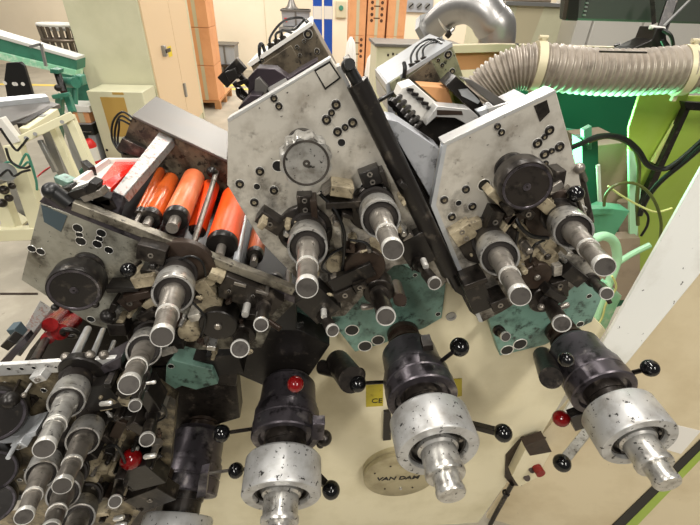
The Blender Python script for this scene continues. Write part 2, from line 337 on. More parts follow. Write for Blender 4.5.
b.build('rubber_seal', 'rubber', panel_root)
b = MB().prism([rp(u, v, .005) for u, v in [(622, 529), (700, 451), (760, 396), (760, 406), (700, 460), (634, 529), (620, 545), (605, 545)]], -cn*.012)
b.build('green_trim', 'lime', panel_root)
b = MB().prism([rp(u, v, .003) for u, v in [(634, 529), (700, 460), (780, 395), (900, 320), (900, 545), (620, 545)]], -cn*.02)
b.build('lower_door', 'tan', panel_root)
MB().prism([rp(u, v, .0015) for u, v in [(672, 424), (701, 431), (681, 454), (664, 449)]], -cn*.001).build('tape_patch', 'white', panel_root)
for u, v, r in [(451, 316, 5.2), (459, 347, 3)]:
    s = mpp(u, v, YP); p = at(u, v, YP)
    o = MB().lathe(p, (0, -1, 0), [(-.001, r*s), (.004, r*s), (.004, r*s*.62), (.001, r*s*.6), (.001, .0003)], 24).build('panel_bolt', 'steel', panel_root)
# name disc
pf = at(401, 477.5, YP-.038); s = mpp(401, 477, YP-.038); Rd = 37.5*s
pd = Vector((pf.x, YP+.001, pf.z))
nd = MB().lathe(pd, (0, -1, 0), [(0, Rd), (.016, Rd), (.018, Rd*.965), (.022, Rd*.965), (.024, Rd), (.036, Rd), (.0385, Rd*.97), (.0385, .0003)], 64).build('name_disc', 'beige', panel_root)
nd.data.materials.clear(); nd.data.materials.append(mat('disc_cast_metal', (178, 168, 136), .4, .35, [((140, 128, 98), 12, .5, .7, .8)], bump=.1))
cu = bpy.data.curves.new('lettering', 'FONT'); cu.body = 'VAN DAM'; cu.size = .034; cu.extrude = .0012; cu.align_x = 'CENTER'; cu.align_y = 'CENTER'; cu.offset = .0008; cu.shear = .15
cu.materials.append(M_['text'])
def text_mesh(c):
    t = bpy.data.objects.new('lettering', c); C.objects.link(t); dg = bpy.context.evaluated_depsgraph_get(); me = bpy.data.meshes.new_from_object(t.evaluated_get(dg))
    bpy.data.objects.remove(t); me.name = 'lettering'; o = bpy.data.objects.new('lettering', me); C.objects.link(o); return o
to = text_mesh(cu); to.parent = nd; to.rotation_euler = (math.pi/2, 0, 0); to.scale = (.97, .8, 1)
to.location = Vector((pf.x-.011, pd.y-.039, pf.z-.004))-wloc(panel_root); to['label'] = 'black raised name across the round disc'
for i, th in enumerate([.5, 1.25, 2.0, 2.7, 4.2, 5.2]):
    q = pd+Vector((math.cos(th)*Rd*.8, -.038, math.sin(th)*Rd*.62)); MB().cyl(q, q+Vector((0, -.002, 0)), .0035, 12).build('screw', 'brown', nd)
q = pd+Vector((.006, -.038, -Rd*.55)); MB().lathe(q, (0, -1, 0), [(0, .006), (.006, .0045), (.008, .0003)], 14).build('grease_nipple', 'silver', nd)
b = MB().px([(366, 385), (383, 383), (383, 406), (366, 407)], YP-.003, .003); b.build('warning_label', 'ylabel', panel_root)['label'] = 'mustard CE label'
cu2 = bpy.data.curves.new('lettering', 'FONT'); cu2.body = 'CE'; cu2.size = .028; cu2.extrude = .0005; cu2.align_x = 'CENTER'; cu2.align_y = 'CENTER'; cu2.materials.append(M_['text'])
t2 = text_mesh(cu2); t2.parent = panel_root; t2.rotation_euler = (math.pi/2, 0, 0); t2.location = at(377, 401, YP-.0045)-wloc(panel_root)
MB().px([(450, 380), (462, 379), (462, 396), (450, 398)], YP-.003, .003).build('warning_label', 'ylabel', panel_root)
MB().px([(384, 413), (391, 412), (391, 440), (383, 441)], YP-.012, .012).build('rating_plate', 'black', panel_root, .001)

# switch box on the corner of the panel
cb = thing('switch_box', at(520, 465, YP), 'cream switch box with red button on the panel corner', 'switch box')
yb = YP-.04
MB().px([(506, 456), (522, 438), (549, 437), (553, 455), (537, 486), (512, 486), (505, 478)], YP-.006, .006).build('back_plate', 'brown', cb, .001)
MB().px([(512, 476), (527, 447), (551, 452), (537, 478), (519, 487)], yb, .037).build('housing', 'cream', cb, .002)
MB().px([(524, 446), (545, 439), (552, 452), (530, 456)], yb-.002, .03).build('hood', 'brown', cb, .001)
for (u, v, r, m) in [(526, 477, 3.2, 'brown'), (531, 469, 3, 'brown')]:
    MB().cyl(at(u, v, yb+.003), at(u+1, v+1, yb-.006), r*mpp(u, v, yb), 14).build('button', m, cb)
bt = MB().cyl(at(536, 466, yb+.003), at(541, 474, yb-.028), 4.6*mpp(540, 473, yb), 18).build('button', 'redball', cb); bt['label'] = 'red mushroom button'
cd = MB().tube([at(512, 484, YP-.012), at(505, 497, YP-.012), at(495, 515, YP-.012), at(487, 531, YP-.012)], .009, 10)
cd.torus(at(506, 493, YP-.012), at(495, 515, YP)-at(505, 497, YP), .011, .004)
cd.build('conduit', 'dark', cb)

# ------------------------------------------------------------------ centre station
st = thing('inking_station', at(335, 200, YS), 'middle pale inking station with silver scalloped hand knob', 'inking station', 'inking stations on the printing machine'); stC = st
MB().px([(228, 120), (331, 58), (340, 72), (449, 280), (440, 288), (420, 262), (394, 266), (374, 284), (345, 316), (322, 318), (296, 278), (262, 243), (227, 185)], YS, .02).build('side_plate', 'plate', st, .0012)
MB().px([(227, 119), (331, 57), (331, 60.5), (228, 123)], YS-.0005, .02).build('plate_edge', 'edge', st, .0008)
MB().px([(337, 67), (340, 66), (452, 282), (449, 284)], YS-.002, .03).build('plate_edge', 'edge', st)
# dark label frame top right
b = MB().px([(314, 70), (330, 61), (341, 78), (325, 90)], YS-.001, .001); b.px([(316, 71.5), (329.5, 63.5), (339, 77.5), (325.5, 87.5)], YS-.002, .0015, 1); b.build('plate_window', ['black', 'plate'], st)
bolts(st, [(274, 98, 3.6), (279, 106, 3.6), (336, 104.5, 4.6), (331.5, 112.5, 3.4), (326.5, 119.5, 4.6), (352.5, 122.5, 4.6), (345, 127, 3.4), (337.5, 131.5, 4.4), (260, 171, 4.2), (240, 183.5, 4.2), (274, 190, 4.2), (254.5, 202, 4.2)], YS)
holes(st, [(341.5, 142.5, 3.8), (257, 186.5, 3.2), (278, 166, 5.5), (366, 188, 6), (322, 206, 3.6), (322, 193, 3)], YS)
handknob(st, (303, 145), YS, (306.5, 163.5), YS-.085, 26, True, 'silver')
shaft(st, (308, 226), YS, (307, 288), .335, 11.6)
shaft(st, (374, 202), YS, (393, 250), .35, 11.4)
disc(st, 305, 232, 27, YS, .012, 'dark', 'bearing_flange'); disc(st, 372, 210, 24, YS, .012, 'dark', 'bearing_flange')
block(st, 305, 205, 15, 20, 3, YS, .018, 'dark', nb=2); block(st, 314, 211, 6, 22, 3, YS, .03, 'brown')
block(st, 371, 178, 20, 17, 22, YS, .02, 'black', nb=2); block(st, 384, 179, 5, 17, 22, YS, .022, 'dark')
block(st, 270, 224, 26, 14, -38, YS, .026, 'dark', nb=1); block(st, 262, 226, 6, 8, -38, YS, .05, 'beige')
block(st, 342, 192, 22, 11, -8, YS, .035, 'beige', 'guide_block'); block(st, 350, 205, 46, 7, 3, YS, .03, 'dark', 'pivot_arm')
block(st, 328, 191, 12, 5, 40, YS, .03, 'spindle', 'guide_pin')
ballknob(st, (366, 212), YS-.01, (374.5, 223), YS-.07, 7.6, 'plastic'); ballknob(st, (386, 238), YS-.03, (377, 228), YS-.065, 3, 'dark', name='lever')
# curved cover arm
b = MB().px([(312, 196), (320, 193), (331, 208), (341, 228), (343, 252), (338, 256), (322, 214)], YS-.006, .006); b.build('swing_arm', 'plate', st, .001)
line(st, [(320, 194, YS-.02), (335, 210, YS-.03), (344, 232, YS-.035), (344, 252, YS-.03), (342, 272, YS-.02)], .0028)
line(st, [(345, 247, YS-.03), (330, 255, YS-.03), (322, 268, YS-.03), (336, 276, YS-.02)], .0022)
line(st, [(350, 240, YS-.02), (366, 243, YS-.03), (372, 252, YS-.03)], .0022)
disc(st, 337.5, 265, 11.5, YS, .02, 'beige'); disc(st, 365, 268, 20, YS, .028, 'brown', hub=1); disc(st, 377, 248, 9, YS, .015, 'beige')
block(st, 352, 278, 44, 15, 27, YS, .035, 'black', 'pivot_arm', nb=0); block(st, 345, 295, 20, 10, 30, YS, .04, 'dark', nb=1); block(st, 360, 287, 12, 8, 25, YS, .045, 'dark', nb=1)
block(st, 421, 250, 36, 36, 32, YS, .02, 'black', 'guide_block'); holes(st, [(413, 268, 2), (415, 275, 2)], YS-.022)
block(st, 318, 306, 30, 34, 38, YS, .03, 'black', 'guide_block')
adjuster(st, (418, 262), YS-.02, (435, 284), YS-.11, 6.6); adjuster(st, (322, 314), YS-.02, (333, 331), YS-.09, 6.4)
disc(st, 426, 267, 3, YS-.05, .02, 'rim', 'stop_pin'); disc(st, 324, 317, 3, YS-.03, .02, 'rim', 'stop_pin')
adjuster(st, (378, 290), YS-.02, (386, 317), YS-.14, 9.6, False); disc(st, 379, 293, 15, YS, .03, 'dark', 'bearing_flange')
pin(st, (361, 307.5), (374, 306), YS-.08, 3.2, 'spindle')
bs = MB().cyl(at(396, 285, YS+.06), at(400, 300, YS-.05), .012, 16); bs.build('guide_rod', 'brown', st)
# green casting it bolts to
MB().px([(322, 300), (345, 290), (395, 262), (446, 284), (442, 318), (425, 328), (385, 343), (355, 352), (338, 330)], YG, .033).build('casting', 'casting', st, .002)
holes(st, [(352, 330, 6.5), (365, 346, 6.5), (378, 340, 6), (438, 314, 2.5), (403, 304, 3)], YG)
MB().px([(296, 300), (308, 297), (328, 340), (320, 352), (262, 332)], YG+.005, .028).build('casting', 'casting', st, .002)
# damper tube along the right edge
gs = MB().cyl(at(357, 82, YS-.01), at(449, 272, YS-.01), .0155, 24); gs.cyl(at(449, 272, YS-.01), at(456, 286, YS-.01), .008, 12); gs.build('damper_tube', 'black', st)
re_ = MB().cyl(at(350, 70, YS-.01), at(358, 84, YS-.01), .008, 16); re_.ball(at(348, 66, YS-.01), .0095); re_.cyl(at(347.5, 69, YS+.02), at(350, 64, YS-.03), .007, 12); re_.build('rod_end', 'rubber', st)
MB().px([(345, 64), (352, 60), (475, 285), (468, 300), (455, 292)], YS+.028, .07).build('side_rail', 'black', st, .002)
# housing behind the plate, with the ink box on top
YB = .80
MB().px([(250, 140), (262, 118), (331, 78), (345, 90), (425, 250), (385, 256), (345, 285), (290, 240), (262, 180)], YS+.021, .155).build('housing', 'black', st)
b = MB().px([(250, 64), (311, 23), (330, 57), (345, 85), (275, 120)], YB, .16); b.build('ink_box', 'grimy', st, .0015)
b = MB().px([(247, 64), (311, 22), (313, 25), (250, 67)], YB-.003, .20); b.build('box_lid', 'white', st)
MB().px([(253, 70), (291, 45), (303, 66), (266, 90)], YB-.006, .006).build('box_cover', 'grimy', st, .001)
bolts(st, [(308, 34, 4), (297, 47, 1.8), (304, 41, 1.6), (317, 51, 2.4), (300, 55, 1.6), (262, 60, 2)], YB)
for i, (u, v, tu, tv) in enumerate([(271, 47, 302, 18), (277, 43, 305, 20), (283, 39.5, 308, 22)]):
    hs = (26, 15, 8)[i]
    line(st, [(u, v, YB+.01), (u-1, v-9-i*0, YB+.01), (u+8, v-hs*.85, YB+.03), (u+18, v-hs-2+i*3, YB+.06), (tu, tv, YB+.05), (tu+5, tv+5, YB+.03)], .0021)
    f = MB().cyl(at(u, v+3, YB+.01), at(u, v-4, YB+.01), .0052, 12); f.cyl(at(u, v-1, YB+.01), at(u, v-2.5, YB+.01), .007, 6); f.build('hose_fitting', 'dark', st)
line(st, [(265, 52, YB+.01), (262, 44, YB+.01), (259.5, 47, YB), (260, 62, YB)], .003)
# doctor blade parts in front of the box
MB().px([(248, 78), (257, 68), (275, 69), (288, 78), (300, 70), (318, 60), (316, 64), (292, 82), (262, 100), (248, 96)], .70, .04).build('blade_holder', 'plum', st, .001)
MB().px([(255, 80), (259, 77), (268, 87), (266, 95), (254, 93)], .69, .06).build('blade_wedge', 'lid', st, .001)
MB().px([(238, 108), (250, 95), (262, 96), (240, 112)], .66, .05).build('blade_holder', 'plum', st, .001)
MB().bar(at(270, 92, .70), at(288, 82, .70), .01, .014).build('blade_clip', 'edge', st)
cg = MB(); cg.bar(at(236, 72, .72), at(256, 92, .72), .008, .008); cg.bar(at(234, 82, .74), at(247, 97, .74), .008, .008)
cg.bar(at(223, 82, .70), at(242, 63, .70), .016, .02); cg.bar(at(228, 76, .69), at(238, 72, .69), .02, .014); cg.bar(at(238, 84, .70), at(248, 80, .70), .006, .006)
cg.build('swing_clamp', 'black', st, .001)
MB().tube([at(238, 88, .72), at(239, 95, .72), at(246, 100, .72)], .004).build('swing_clamp', 'black', st)

# ------------------------------------------------------------------ right station
st = thing('inking_station', at(515, 220, YS), 'right-hand inking station with flat dark hand knob, under the ribbed hose', 'inking station', 'inking stations on the printing machine'); stR = st
MB().px([(444, 144), (556, 91), (579, 175), (600, 280), (578, 284), (560, 298), (522, 300), (502, 312), (483, 322), (432, 205)], YS, .02).build('side_plate', 'plate', st, .0012)
MB().px([(443, 143), (555, 89.5), (557, 92.5), (445, 147)], YS-.0005, .03).build('plate_edge', 'edge', st, .0008)
MB().px([(443, 145), (447, 145), (436, 205), (483, 322), (479, 322), (431, 206)], YS-.001, .012).build('plate_edge', 'paleblue', st)
MB().px([(534, 106), (547, 100), (550, 112), (540, 122)], YS-.001, .001).build('plate_window', 'dark', st)
bolts(st, [(497, 126, 3.4), (501, 132, 3.4), (549, 130, 4.6), (544, 136.5, 3), (537, 143, 4.6), (559, 146.5, 4.6), (551, 150.5, 3), (544, 154, 4.6), (545, 163, 3), (465.5, 189, 4), (444, 199.5, 4), (472, 206, 4), (451.5, 216.5, 4)], YS)
holes(st, [(458.5, 203, 3), (484, 185, 6)], YS)
handknob(st, (510, 168), YS, (527, 187), YS-.085, 26.5, False, 'dark', .62)
shaft(st, (488, 236), YS, (520.5, 296.5), .345, 10.8)
shaft(st, (556, 212), YS, (605, 267), .345, 10.5)
disc(st, 487, 242, 26, YS, .012, 'dark', 'bearing_flange'); disc(st, 553, 215, 26, YS, .012, 'brown', 'bearing_flange')
block(st, 464, 235, 22, 18, 38, YS, .022, 'beige', nb=2); block(st, 495, 222, 12, 22, -10, YS, .03, 'dark', nb=1); block(st, 508, 225, 5, 24, -22, YS, .035, 'beige', 'guide_pin')
block(st, 498, 199, 22, 8, -38, YS, .03, 'beige', 'pivot_arm'); block(st, 508, 209, 16, 8, -50, YS, .04, 'dark'); block(st, 516, 218, 20, 9, 30, YS, .035, 'brown'); block(st, 545, 205, 12, 20, 55, YS, .04, 'beige', 'guide_block')
block(st, 475, 226, 14, 10, 20, YS, .015, 'beige'); block(st, 528, 214, 14, 8, -30, YS, .045, 'dark', nb=1); block(st, 560, 180, 10, 18, 10, YS, .03, 'dark'); block(st, 556, 188, 14, 8, 40, YS, .035, 'spindle')
b = MB().px([(518, 218), (526, 226), (546, 234), (562, 250), (548, 262), (528, 268), (516, 250)], YS-.005, .006); b.build('swing_arm', 'beige', st, .001)
line(st, [(515, 215, YS-.03), (520, 226, YS-.04), (532, 236, YS-.04), (548, 238, YS-.03)], .0035)
line(st, [(518, 232, YS-.03), (516, 245, YS-.03), (520, 258, YS-.03)], .0022); line(st, [(530, 262, YS-.02), (534, 246, YS-.03), (545, 240, YS-.03)], .0022)
disc(st, 549, 260, 10, YS, .018, 'beige'); disc(st, 537, 277, 15, YS, .028, 'brown', hub=1); disc(st, 505, 240, 14, YS, .01, 'dark', 'bearing_flange')
block(st, 478, 296, 20, 42, 28, YS, .03, 'black', 'guide_block'); block(st, 476, 284, 22, 6, 25, YS, .045, 'dark', 'guide_pin')
block(st, 500, 305, 16, 12, 30, YS, .04, 'dark', nb=1); block(st, 560, 290, 16, 22, 20, YS, .03, 'dark', nb=2); block(st, 575, 277, 26, 14, -35, YS, .03, 'black', 'guide_block'); block(st, 558, 271, 8, 12, 15, YS, .03, 'plate')
block(st, 556, 296, 24, 8, -30, YS, .05, 'black', 'pivot_arm')
ballknob(st, (583, 215), YS-.02, (575.5, 194), YS-.05, 8.5, 'plastic', 'dark'); ballknob(st, (584, 180), YS+.03, (579, 168), YS+.0, 5.5, 'spindle', 'dark', 4)
MB().cyl(at(578, 168, YS+.03), at(590, 222, YS+.03), .0075, 14).build('guide_rod', 'dark', st)
adjuster(st, (590, 278), YS-.0, (607, 294), YS-.09, 6.2); MB().cyl(at(604, 292, YS-.07), at(610, 303, YS-.08), .004, 10).build('stop_pin', 'brown', st)
adjuster(st, (546, 298), YS-.02, (562, 324), YS-.14, 8.6); disc(st, 546, 300, 16, YS, .03, 'dark', 'bearing_flange')
pin(st, (559, 308), (569, 304), YS-.08, 3, 'spindle'); MB().ball(at(541, 307, YS-.08), .006, 14).build('stop_pin', 'spindle', st)
MB().px([(482, 300), (520, 290), (588, 275), (606, 288), (592, 322), (545, 345), (500, 356)], YG, .033).build('casting', 'casting', st, .002)
holes(st, [(507, 350, 6), (520, 344, 6.5), (589, 296, 2.6), (580, 324, 3.5)], YG)
adjuster(st, (498, 330), YG-.02, (506, 337), YG-.06, 5)
MB().px([(456, 152), (552, 108), (570, 190), (580, 260), (505, 285), (470, 262), (450, 205)], YS+.031, .145).build('housing', 'black', st)
MB().px([(400, 125), (444, 150), (432, 206), (478, 318), (470, 312), (382, 140)], YS+.105, .07).build('side_rail', 'black', st, .002)
MB().px([(385, 119), (398, 121), (441, 150), (433, 202), (424, 186)], YS+.02, .05).build('guide_plate', 'stained', st, .001)
# zinc ink box at the back
YB = .84
MB().px([(390, 83), (452, 44), (463, 76), (470, 100), (400, 130), (386, 92)], YB, .17).build('ink_box', 'grimyg', st, .0015)
MB().px([(388, 82.5), (452, 42.5), (453, 46), (390, 85.5)], YB-.003, .18).build('box_lid', 'paleblue', st)
MB().px([(386, 84), (390, 82), (396, 118), (388, 112)], YB-.002, .18).build('box_side', 'paleblue', st)
MB().px([(406, 79), (431, 60), (441, 80), (416, 98)], YB-.006, .006).build('box_cover', 'grimy', st, .001)
MB().px([(390, 83), (400, 76), (404, 90), (392, 98)], YB-.008, .008).build('box_cover', 'grimyg', st, .001)
bolts(st, [(448, 54.5, 3.6), (442, 65, 1.8), (452, 71, 2.6), (438, 60, 1.6), (397, 86, 3)], YB)
for i, (u, v, tu, tv) in enumerate([(412, 66, 436, 40), (418, 63, 440, 39), (424, 59.5, 443, 40)]):
    line(st, [(u, v, YB+.01), (u-1, v-10, YB+.02), (u+5, v-20+i*2, YB+.04), (u+14, v-26+i*4, YB+.07), (tu, tv, YB+.07), (tu+6, tv+4, YB+.03)], .0022)
    f = MB().cyl(at(u, v+3, YB+.01), at(u, v-3, YB+.01), .0052, 12); f.cyl(at(u, v-1, YB+.01), at(u, v-2.5, YB+.01), .007, 6); f.build('hose_fitting', 'dark', st)
line(st, [(404, 78, YB-.01), (405, 68, YB-.01), (404, 63, YB)], .004)
line(st, [(375, 118, YB-.1), (374, 105, YB-.06), (380, 100, YB-.02), (398, 90, YB-.01)], .0042)
# white comb of ink keys and its folded bracket
MB().px([(402, 88), (414, 84), (440, 106), (433, 126), (424, 124), (398, 98)], .73, .05).build('key_comb', 'white', st, .001)
for i in range(6):
    u = 399+i*4.4; v = 96+i*5.2
    k_ = MB().cyl(at(u+3, v-1, .74), at(u-6, v+6, .70), .0045, 10); k_.cyl(at(u-5, v+5, .70), at(u-8, v+8, .695), .007, 10); k_.build('ink_key', 'black', st)
for i in range(5):
    u = 408+i*5; v = 88+i*4.6; MB().px([(u, v), (u+6, v+1), (u+5, v+4), (u-1, v+3)], .722, .012).build('key_slot', 'black', st)
MB().px([(428, 119), (437, 106), (470, 109), (478, 116), (479, 122), (466, 124), (455, 118), (436, 117), (426, 126)], .70, .035).build('key_bracket', 'edge', st, .001)
MB().px([(437, 110), (462, 111), (463, 115), (437, 115)], .699, .004).build('bracket_slot', 'brown', st)
MB().px([(420, 86), (448, 88), (453, 104), (440, 104)], .76, .05).build('ink_fountain', 'wood', st, .001)
MB().px([(446, 86), (456, 76), (478, 96), (487, 112), (478, 116)], .74, .05).build('blade_clamp', 'black', st, .001)
MB().px([(462, 78), (472, 80), (508, 103), (497, 108)], .72, .02).build('blade_clamp', 'lid', st, .001)
MB().px([(459, 90), (468, 89), (480, 101), (478, 104), (462, 96)], .735, .01).build('blade_clip', 'paleblue', st); MB().px([(478, 112), (490, 108), (496, 116), (484, 121)], .70, .02).build('blade_clip', 'paleblue', st)
MB().bar(at(488, 110, .70), at(508, 104, .70), .006, .006).build('guide_rod', 'edge', st)
MB().px([(428, 124), (440, 117), (478, 120), (500, 113), (522, 104), (520, 110), (450, 146), (440, 152), (404, 130), (398, 112), (414, 118)], .722, .05).build('key_body', 'black', st, .001)
MB().px([(452, 92), (470, 100), (482, 108), (468, 110), (455, 104)], .78, .04).build('ink_guard', 'lime', st)

# ------------------------------------------------------------------ left station with the orange rollers
st = thing('inking_station', at(160, 280, YS), 'left inking station with a row of orange rollers behind its plate', 'inking station', 'inking stations on the printing machine'); stA = st
MB().px([(40, 203), (110, 228), (220, 272), (296, 302), (272, 325), (262, 348), (200, 350), (150, 338), (92, 325), (21, 280)], YS, .02).build('side_plate', 'plate_a', st, .0012)
MB().px([(39, 202), (44, 196), (300, 297), (298, 305)], YS-.001, .022).build('plate_edge', 'gun', st, .001)
MB().bar(at(74, 204, YS+.0), at(294, 290, YS+.0), .016, .016, (0, 1, 0)).build('top_rail', 'rail', st, .0015)
b = MB().cyl(at(52, 190, YS), at(70, 204, YS), .012, 16); b.ball(at(52, 191, YS), .0135); b.build('rail_end', 'rubber', st)
MB().px([(41, 205), (67, 216), (61, 232), (44, 222)], YS-.001, .001).build('plate_window', 'bluechip', st)
holes(st, [(78, 228, 4.6), (79.5, 234.5, 3.4), (81, 241, 4.8), (101.5, 233, 4.4), (99.5, 238.5, 3.4), (97.5, 244, 4.4), (109, 250, 4), (32, 248.5, 3.8), (41, 251.5, 3.8), (91, 319, 3.6)], YS)
handknob(st, (89, 264), YS, (74, 290.5), YS-.085, 25.5, False, 'black', .56)
for th in (4.0, 5.6):
    q = at(73.5+28*math.cos(th), 290.5-22*math.sin(th), YS-.08); MB().ball(q, .006, 12).build('knob_pin', 'black', st)
shaft(st, (179, 270), YS, (162, 337), .345, 11.4, k=2.3)
shaft(st, (152, 332), YS, (129, 385), .335, 10.4, k=2.15)
disc(st, 184, 268, 30, YS, .012, 'brown', 'bearing_flange'); disc(st, 150, 338, 22, YS, .012, 'dark', 'bearing_flange')
ballknob(st, (140, 262), YS-.01, (128.5, 270), YS-.05, 7.6, 'plastic', 'dark'); ballknob(st, (115, 318), YS, (108, 316), YS-.03, 7.5, 'black', 'dark')
block(st, 151, 255, 26, 18, -20, YS, .03, 'dark', nb=1); block(st, 144, 282, 22, 12, 10, YS, .04, 'beige', 'guide_block'); block(st, 148, 276, 12, 14, 0, YS, .03, 'black'); block(st, 138, 297, 26, 8, 14, YS, .035, 'brown', 'pivot_arm'); block(st, 122, 290, 30, 6, 2, YS, .03, 'black', 'pivot_arm')
block(st, 130, 303, 18, 16, 30, YS, .03, 'brown', nb=1); block(st, 117, 330, 16, 14, -4, YS, .03, 'dark'); block(st, 150, 305, 14, 10, 40, YS, .03, 'beige'); block(st, 147, 316, 20, 8, 30, YS, .04, 'dark'); block(st, 112, 309, 14, 5, 60, YS, .03, 'dark', 'guide_pin')
block(st, 204, 290, 14, 20, 25, YS, .02, 'beige'); block(st, 216, 278, 14, 9, -30, YS, .025, 'beige'); disc(st, 209, 306, 12, YS, .02, 'beige'); disc(st, 189, 334, 11, YS, .02, 'beige'); disc(st, 210, 282, 5, YS, .02, 'beige', 'stop_pin')
disc(st, 218, 326, 18, YS, .035, 'black', hub=1); block(st, 195, 318, 12, 8, 15, YS, .03, 'plate'); block(st, 176, 346, 14, 8, 0, YS, .03, 'black'); block(st, 168, 352, 16, 7, 20, YS, .035, 'plate')
MB().px([(218, 288), (226, 276), (262, 290), (284, 302), (272, 316), (218, 297)], YS-.022, .022).build('guide_block', 'dark', st, .0015)
block(st, 240, 285, 12, 3.5, -20, YS, .024, 'spindle', 'guide_pin'); block(st, 262, 293, 12, 3.5, -22, YS, .024, 'spindle', 'guide_pin')
bolts(st, [(229, 291, 1.6), (253, 296, 1.6)], YS-.024)
disc(st, 245, 315, 3.4, YS-.0, .05, 'rim', 'stop_pin'); block(st, 252, 317, 12, 7, -10, YS, .04, 'dark')
adjuster(st, (264, 304), YS-.02, (261, 325), YS-.12, 7.2); MB().cyl(at(264, 318, YS-.07), at(280, 329, YS-.09), .005, 10).build('stop_pin', 'brown', st)
adjuster(st, (243, 332), YS-.01, (240, 349), YS-.10, 9, False); disc(st, 243, 336, 12, YS, .03, 'dark', 'bearing_flange')
MB().px([(228, 330), (255, 320), (300, 330), (330, 345), (312, 372), (300, 388), (262, 385), (232, 372), (222, 350)], .69, .06).build('cylinder_bracket', 'black', st, .002)
line(st, [(176, 262, YS-.02), (190, 256, YS-.02), (202, 262, YS-.02), (206, 276, YS-.02)], .002); line(st, [(190, 300, YS-.03), (205, 318, YS-.04), (200, 338, YS-.03)], .0022)
MB().px([(166, 366), (172, 360), (212, 370), (218, 384), (196, 390), (182, 386), (165, 394)], .635, .05).build('casting', 'casting', st, .002)
holes(st, [(171, 366, 3)], .635)
for c, w in [((150, 360, 46, 22, 8), 'black'), ((205, 372, 60, 30, -12), 'dark'), ((160, 380, 24, 40, 4), 'black'), ((225, 365, 30, 26, 6), 'black')]: block(st, *c, .69, .04, w, 'guide_block')
# rollers
def roller(u0, v0, u1, v1, r, m, Y0=.64, Y1=.84, sh=None, name='ink_roller'):
    p = at(u0, v0, Y0); q = at(u1, v1, Y1); d = q-p; L = d.length; s = mpp(u0, v0, Y0); R = r*s
    o = MB().lathe(p, d, [(.012, R*.94), (.014, R), (L-.002, R), (L, R*.95)], 36).build(name, m, st)
    e = MB().lathe(p, d, [(-.004, R*.5), (-.004, R*.92), (0, R*.98), (.013, R*.98)], 32)
    e.build('end_cap', 'black', o)
    MB().cyl(p-d.normalized()*(.035), p, R*(sh or .42), 16).build('journal', 'spindle', o); MB().cyl(q, q+d.normalized()*.05, R*.35, 12).build('journal', 'dark', o)
    return o
roller(140, 214, 161, 171, 5.2, 'amber'); roller(150, 219, 170, 180, 10.5, 'amber'); roller(176, 219, 194, 178, 12.6, 'copper', sh=.46)
roller(195, 236, 211, 186, 9.5, 'orange', .70, .86); roller(222, 246, 235, 198, 15.6, 'orange', sh=.3); roller(255, 256, 261, 222, 8.5, 'copper', .66, .84)
MB().cyl(at(193.5, 244, YS+.01), at(216.5, 172, .86), .0052, 14).build('tie_rod', 'spindle', st)
MB().cyl(at(236, 262, YS+.01), at(247, 205, .84), .006, 14).build('tie_rod', 'paleblue', st)
MB().cyl(at(288, 292, YS+.01), at(287, 250, .84), .009, 14).build('tie_rod', 'dark', st)
roller(273, 285, 273, 264, 13, 'paleblue', .66, .8, name='steel_roller')
for u, v in [(194, 178), (212, 172), (170, 181)]: MB().ball(at(u, v, .85), .012, 16).build('roller_bearing', 'black', st)
# ruler-like blade holder, ink tray, back cover
pA = [at(160, 131, .88), at(174, 138, .88), at(124, 196, .63), at(113, 191, .63)]
MB().prism(pA, (.002, .006, -.014)).build('blade_holder', 'speck', st, .001)
MB().prism([at(113, 192, .63), at(124, 196, .63), at(118, 214, .62), at(104, 209, .62)], (0, .004, -.01)).build('blade_holder', 'gun', st, .001)
tr = MB(); A_, B_, C_, D_ = at(76, 182, .66), at(108, 160, .86), at(140, 160, .86), at(108, 190, .66)
zz = Vector((0, 0, -.025))
tr.prism([A_+zz, B_+zz, C_+zz, D_+zz], (0, 0, -.004))
for p, q in [(A_, B_), (B_, C_), (A_, D_)]: tr.bar(p+zz*.45, q+zz*.45, .008, .03)
it = tr.build('ink_tray', 'white', st, .001)
k = Vector((0, 0, .022)); m1, m2 = A_.lerp(D_, .52), B_.lerp(C_, .22)
MB().prism([A_+zz*.3, B_+zz*.3, m2+zz*.3, m1+zz*.3], (0, 0, -.018)).build('ledge', 'white', it, .001)
ii = MB(); ii.prism([m1+zz+k, m2+zz+k, C_.lerp(A_, .03)+zz+k, D_.lerp(B_, .03)+zz+k], (0, 0, -.006)); ii.build('wet_ink', 'redink', it)
for (u, v, w, h, a, m, dd) in [(84, 190, 20, 9, 18, 'white', .0), (78, 194, 18, 8, 20, 'black', -.02), (92, 196, 22, 7, 20, 'spindle', -.02), (102, 200, 16, 9, -20, 'black', .0), (66, 192, 14, 8, 20, 'black', .02), (92, 190, 8, 16, -25, 'black', -.02), (108, 205, 10, 12, 20, 'dark', .0)]:
    block(st, u, v, w, h, a, .64+dd, .02, m, 'tray_clamp')
MB().bar(at(85, 165, .76), at(93, 172, .74), .012, .02).build('tray_clamp', 'black', st, .001); MB().bar(at(60, 178, .70), at(74, 184, .68), .02, .012).build('tray_clamp', 'casting', st, .001)
lidp = [at(156, 96, .99), at(229, 132, .99), at(227, 160, .87), at(132, 115, .87)]
MB().prism(lidp, (0, .0, -.006)).build('cover_lid', 'lid', st, .001)
MB().px([(132, 117), (227, 162), (240, 175), (250, 230), (160, 200), (122, 160), (120, 150)], .875, .16).build('ink_box', 'grimy', st, .001)
MB().px([(122, 138), (152, 152), (148, 160), (116, 150)], .86, .03).build('box_cover', 'dark', st, .001)
for i in range(3):
    line(st, [(133-i*2, 118+i*3, .87), (122-i, 112+i*4, .88), (113+i*3, 122+i*3, .89), (112+i*3, 138+i*2, .89), (118+i*3, 150, .88), (124+i*2, 154, .87)], .0022)
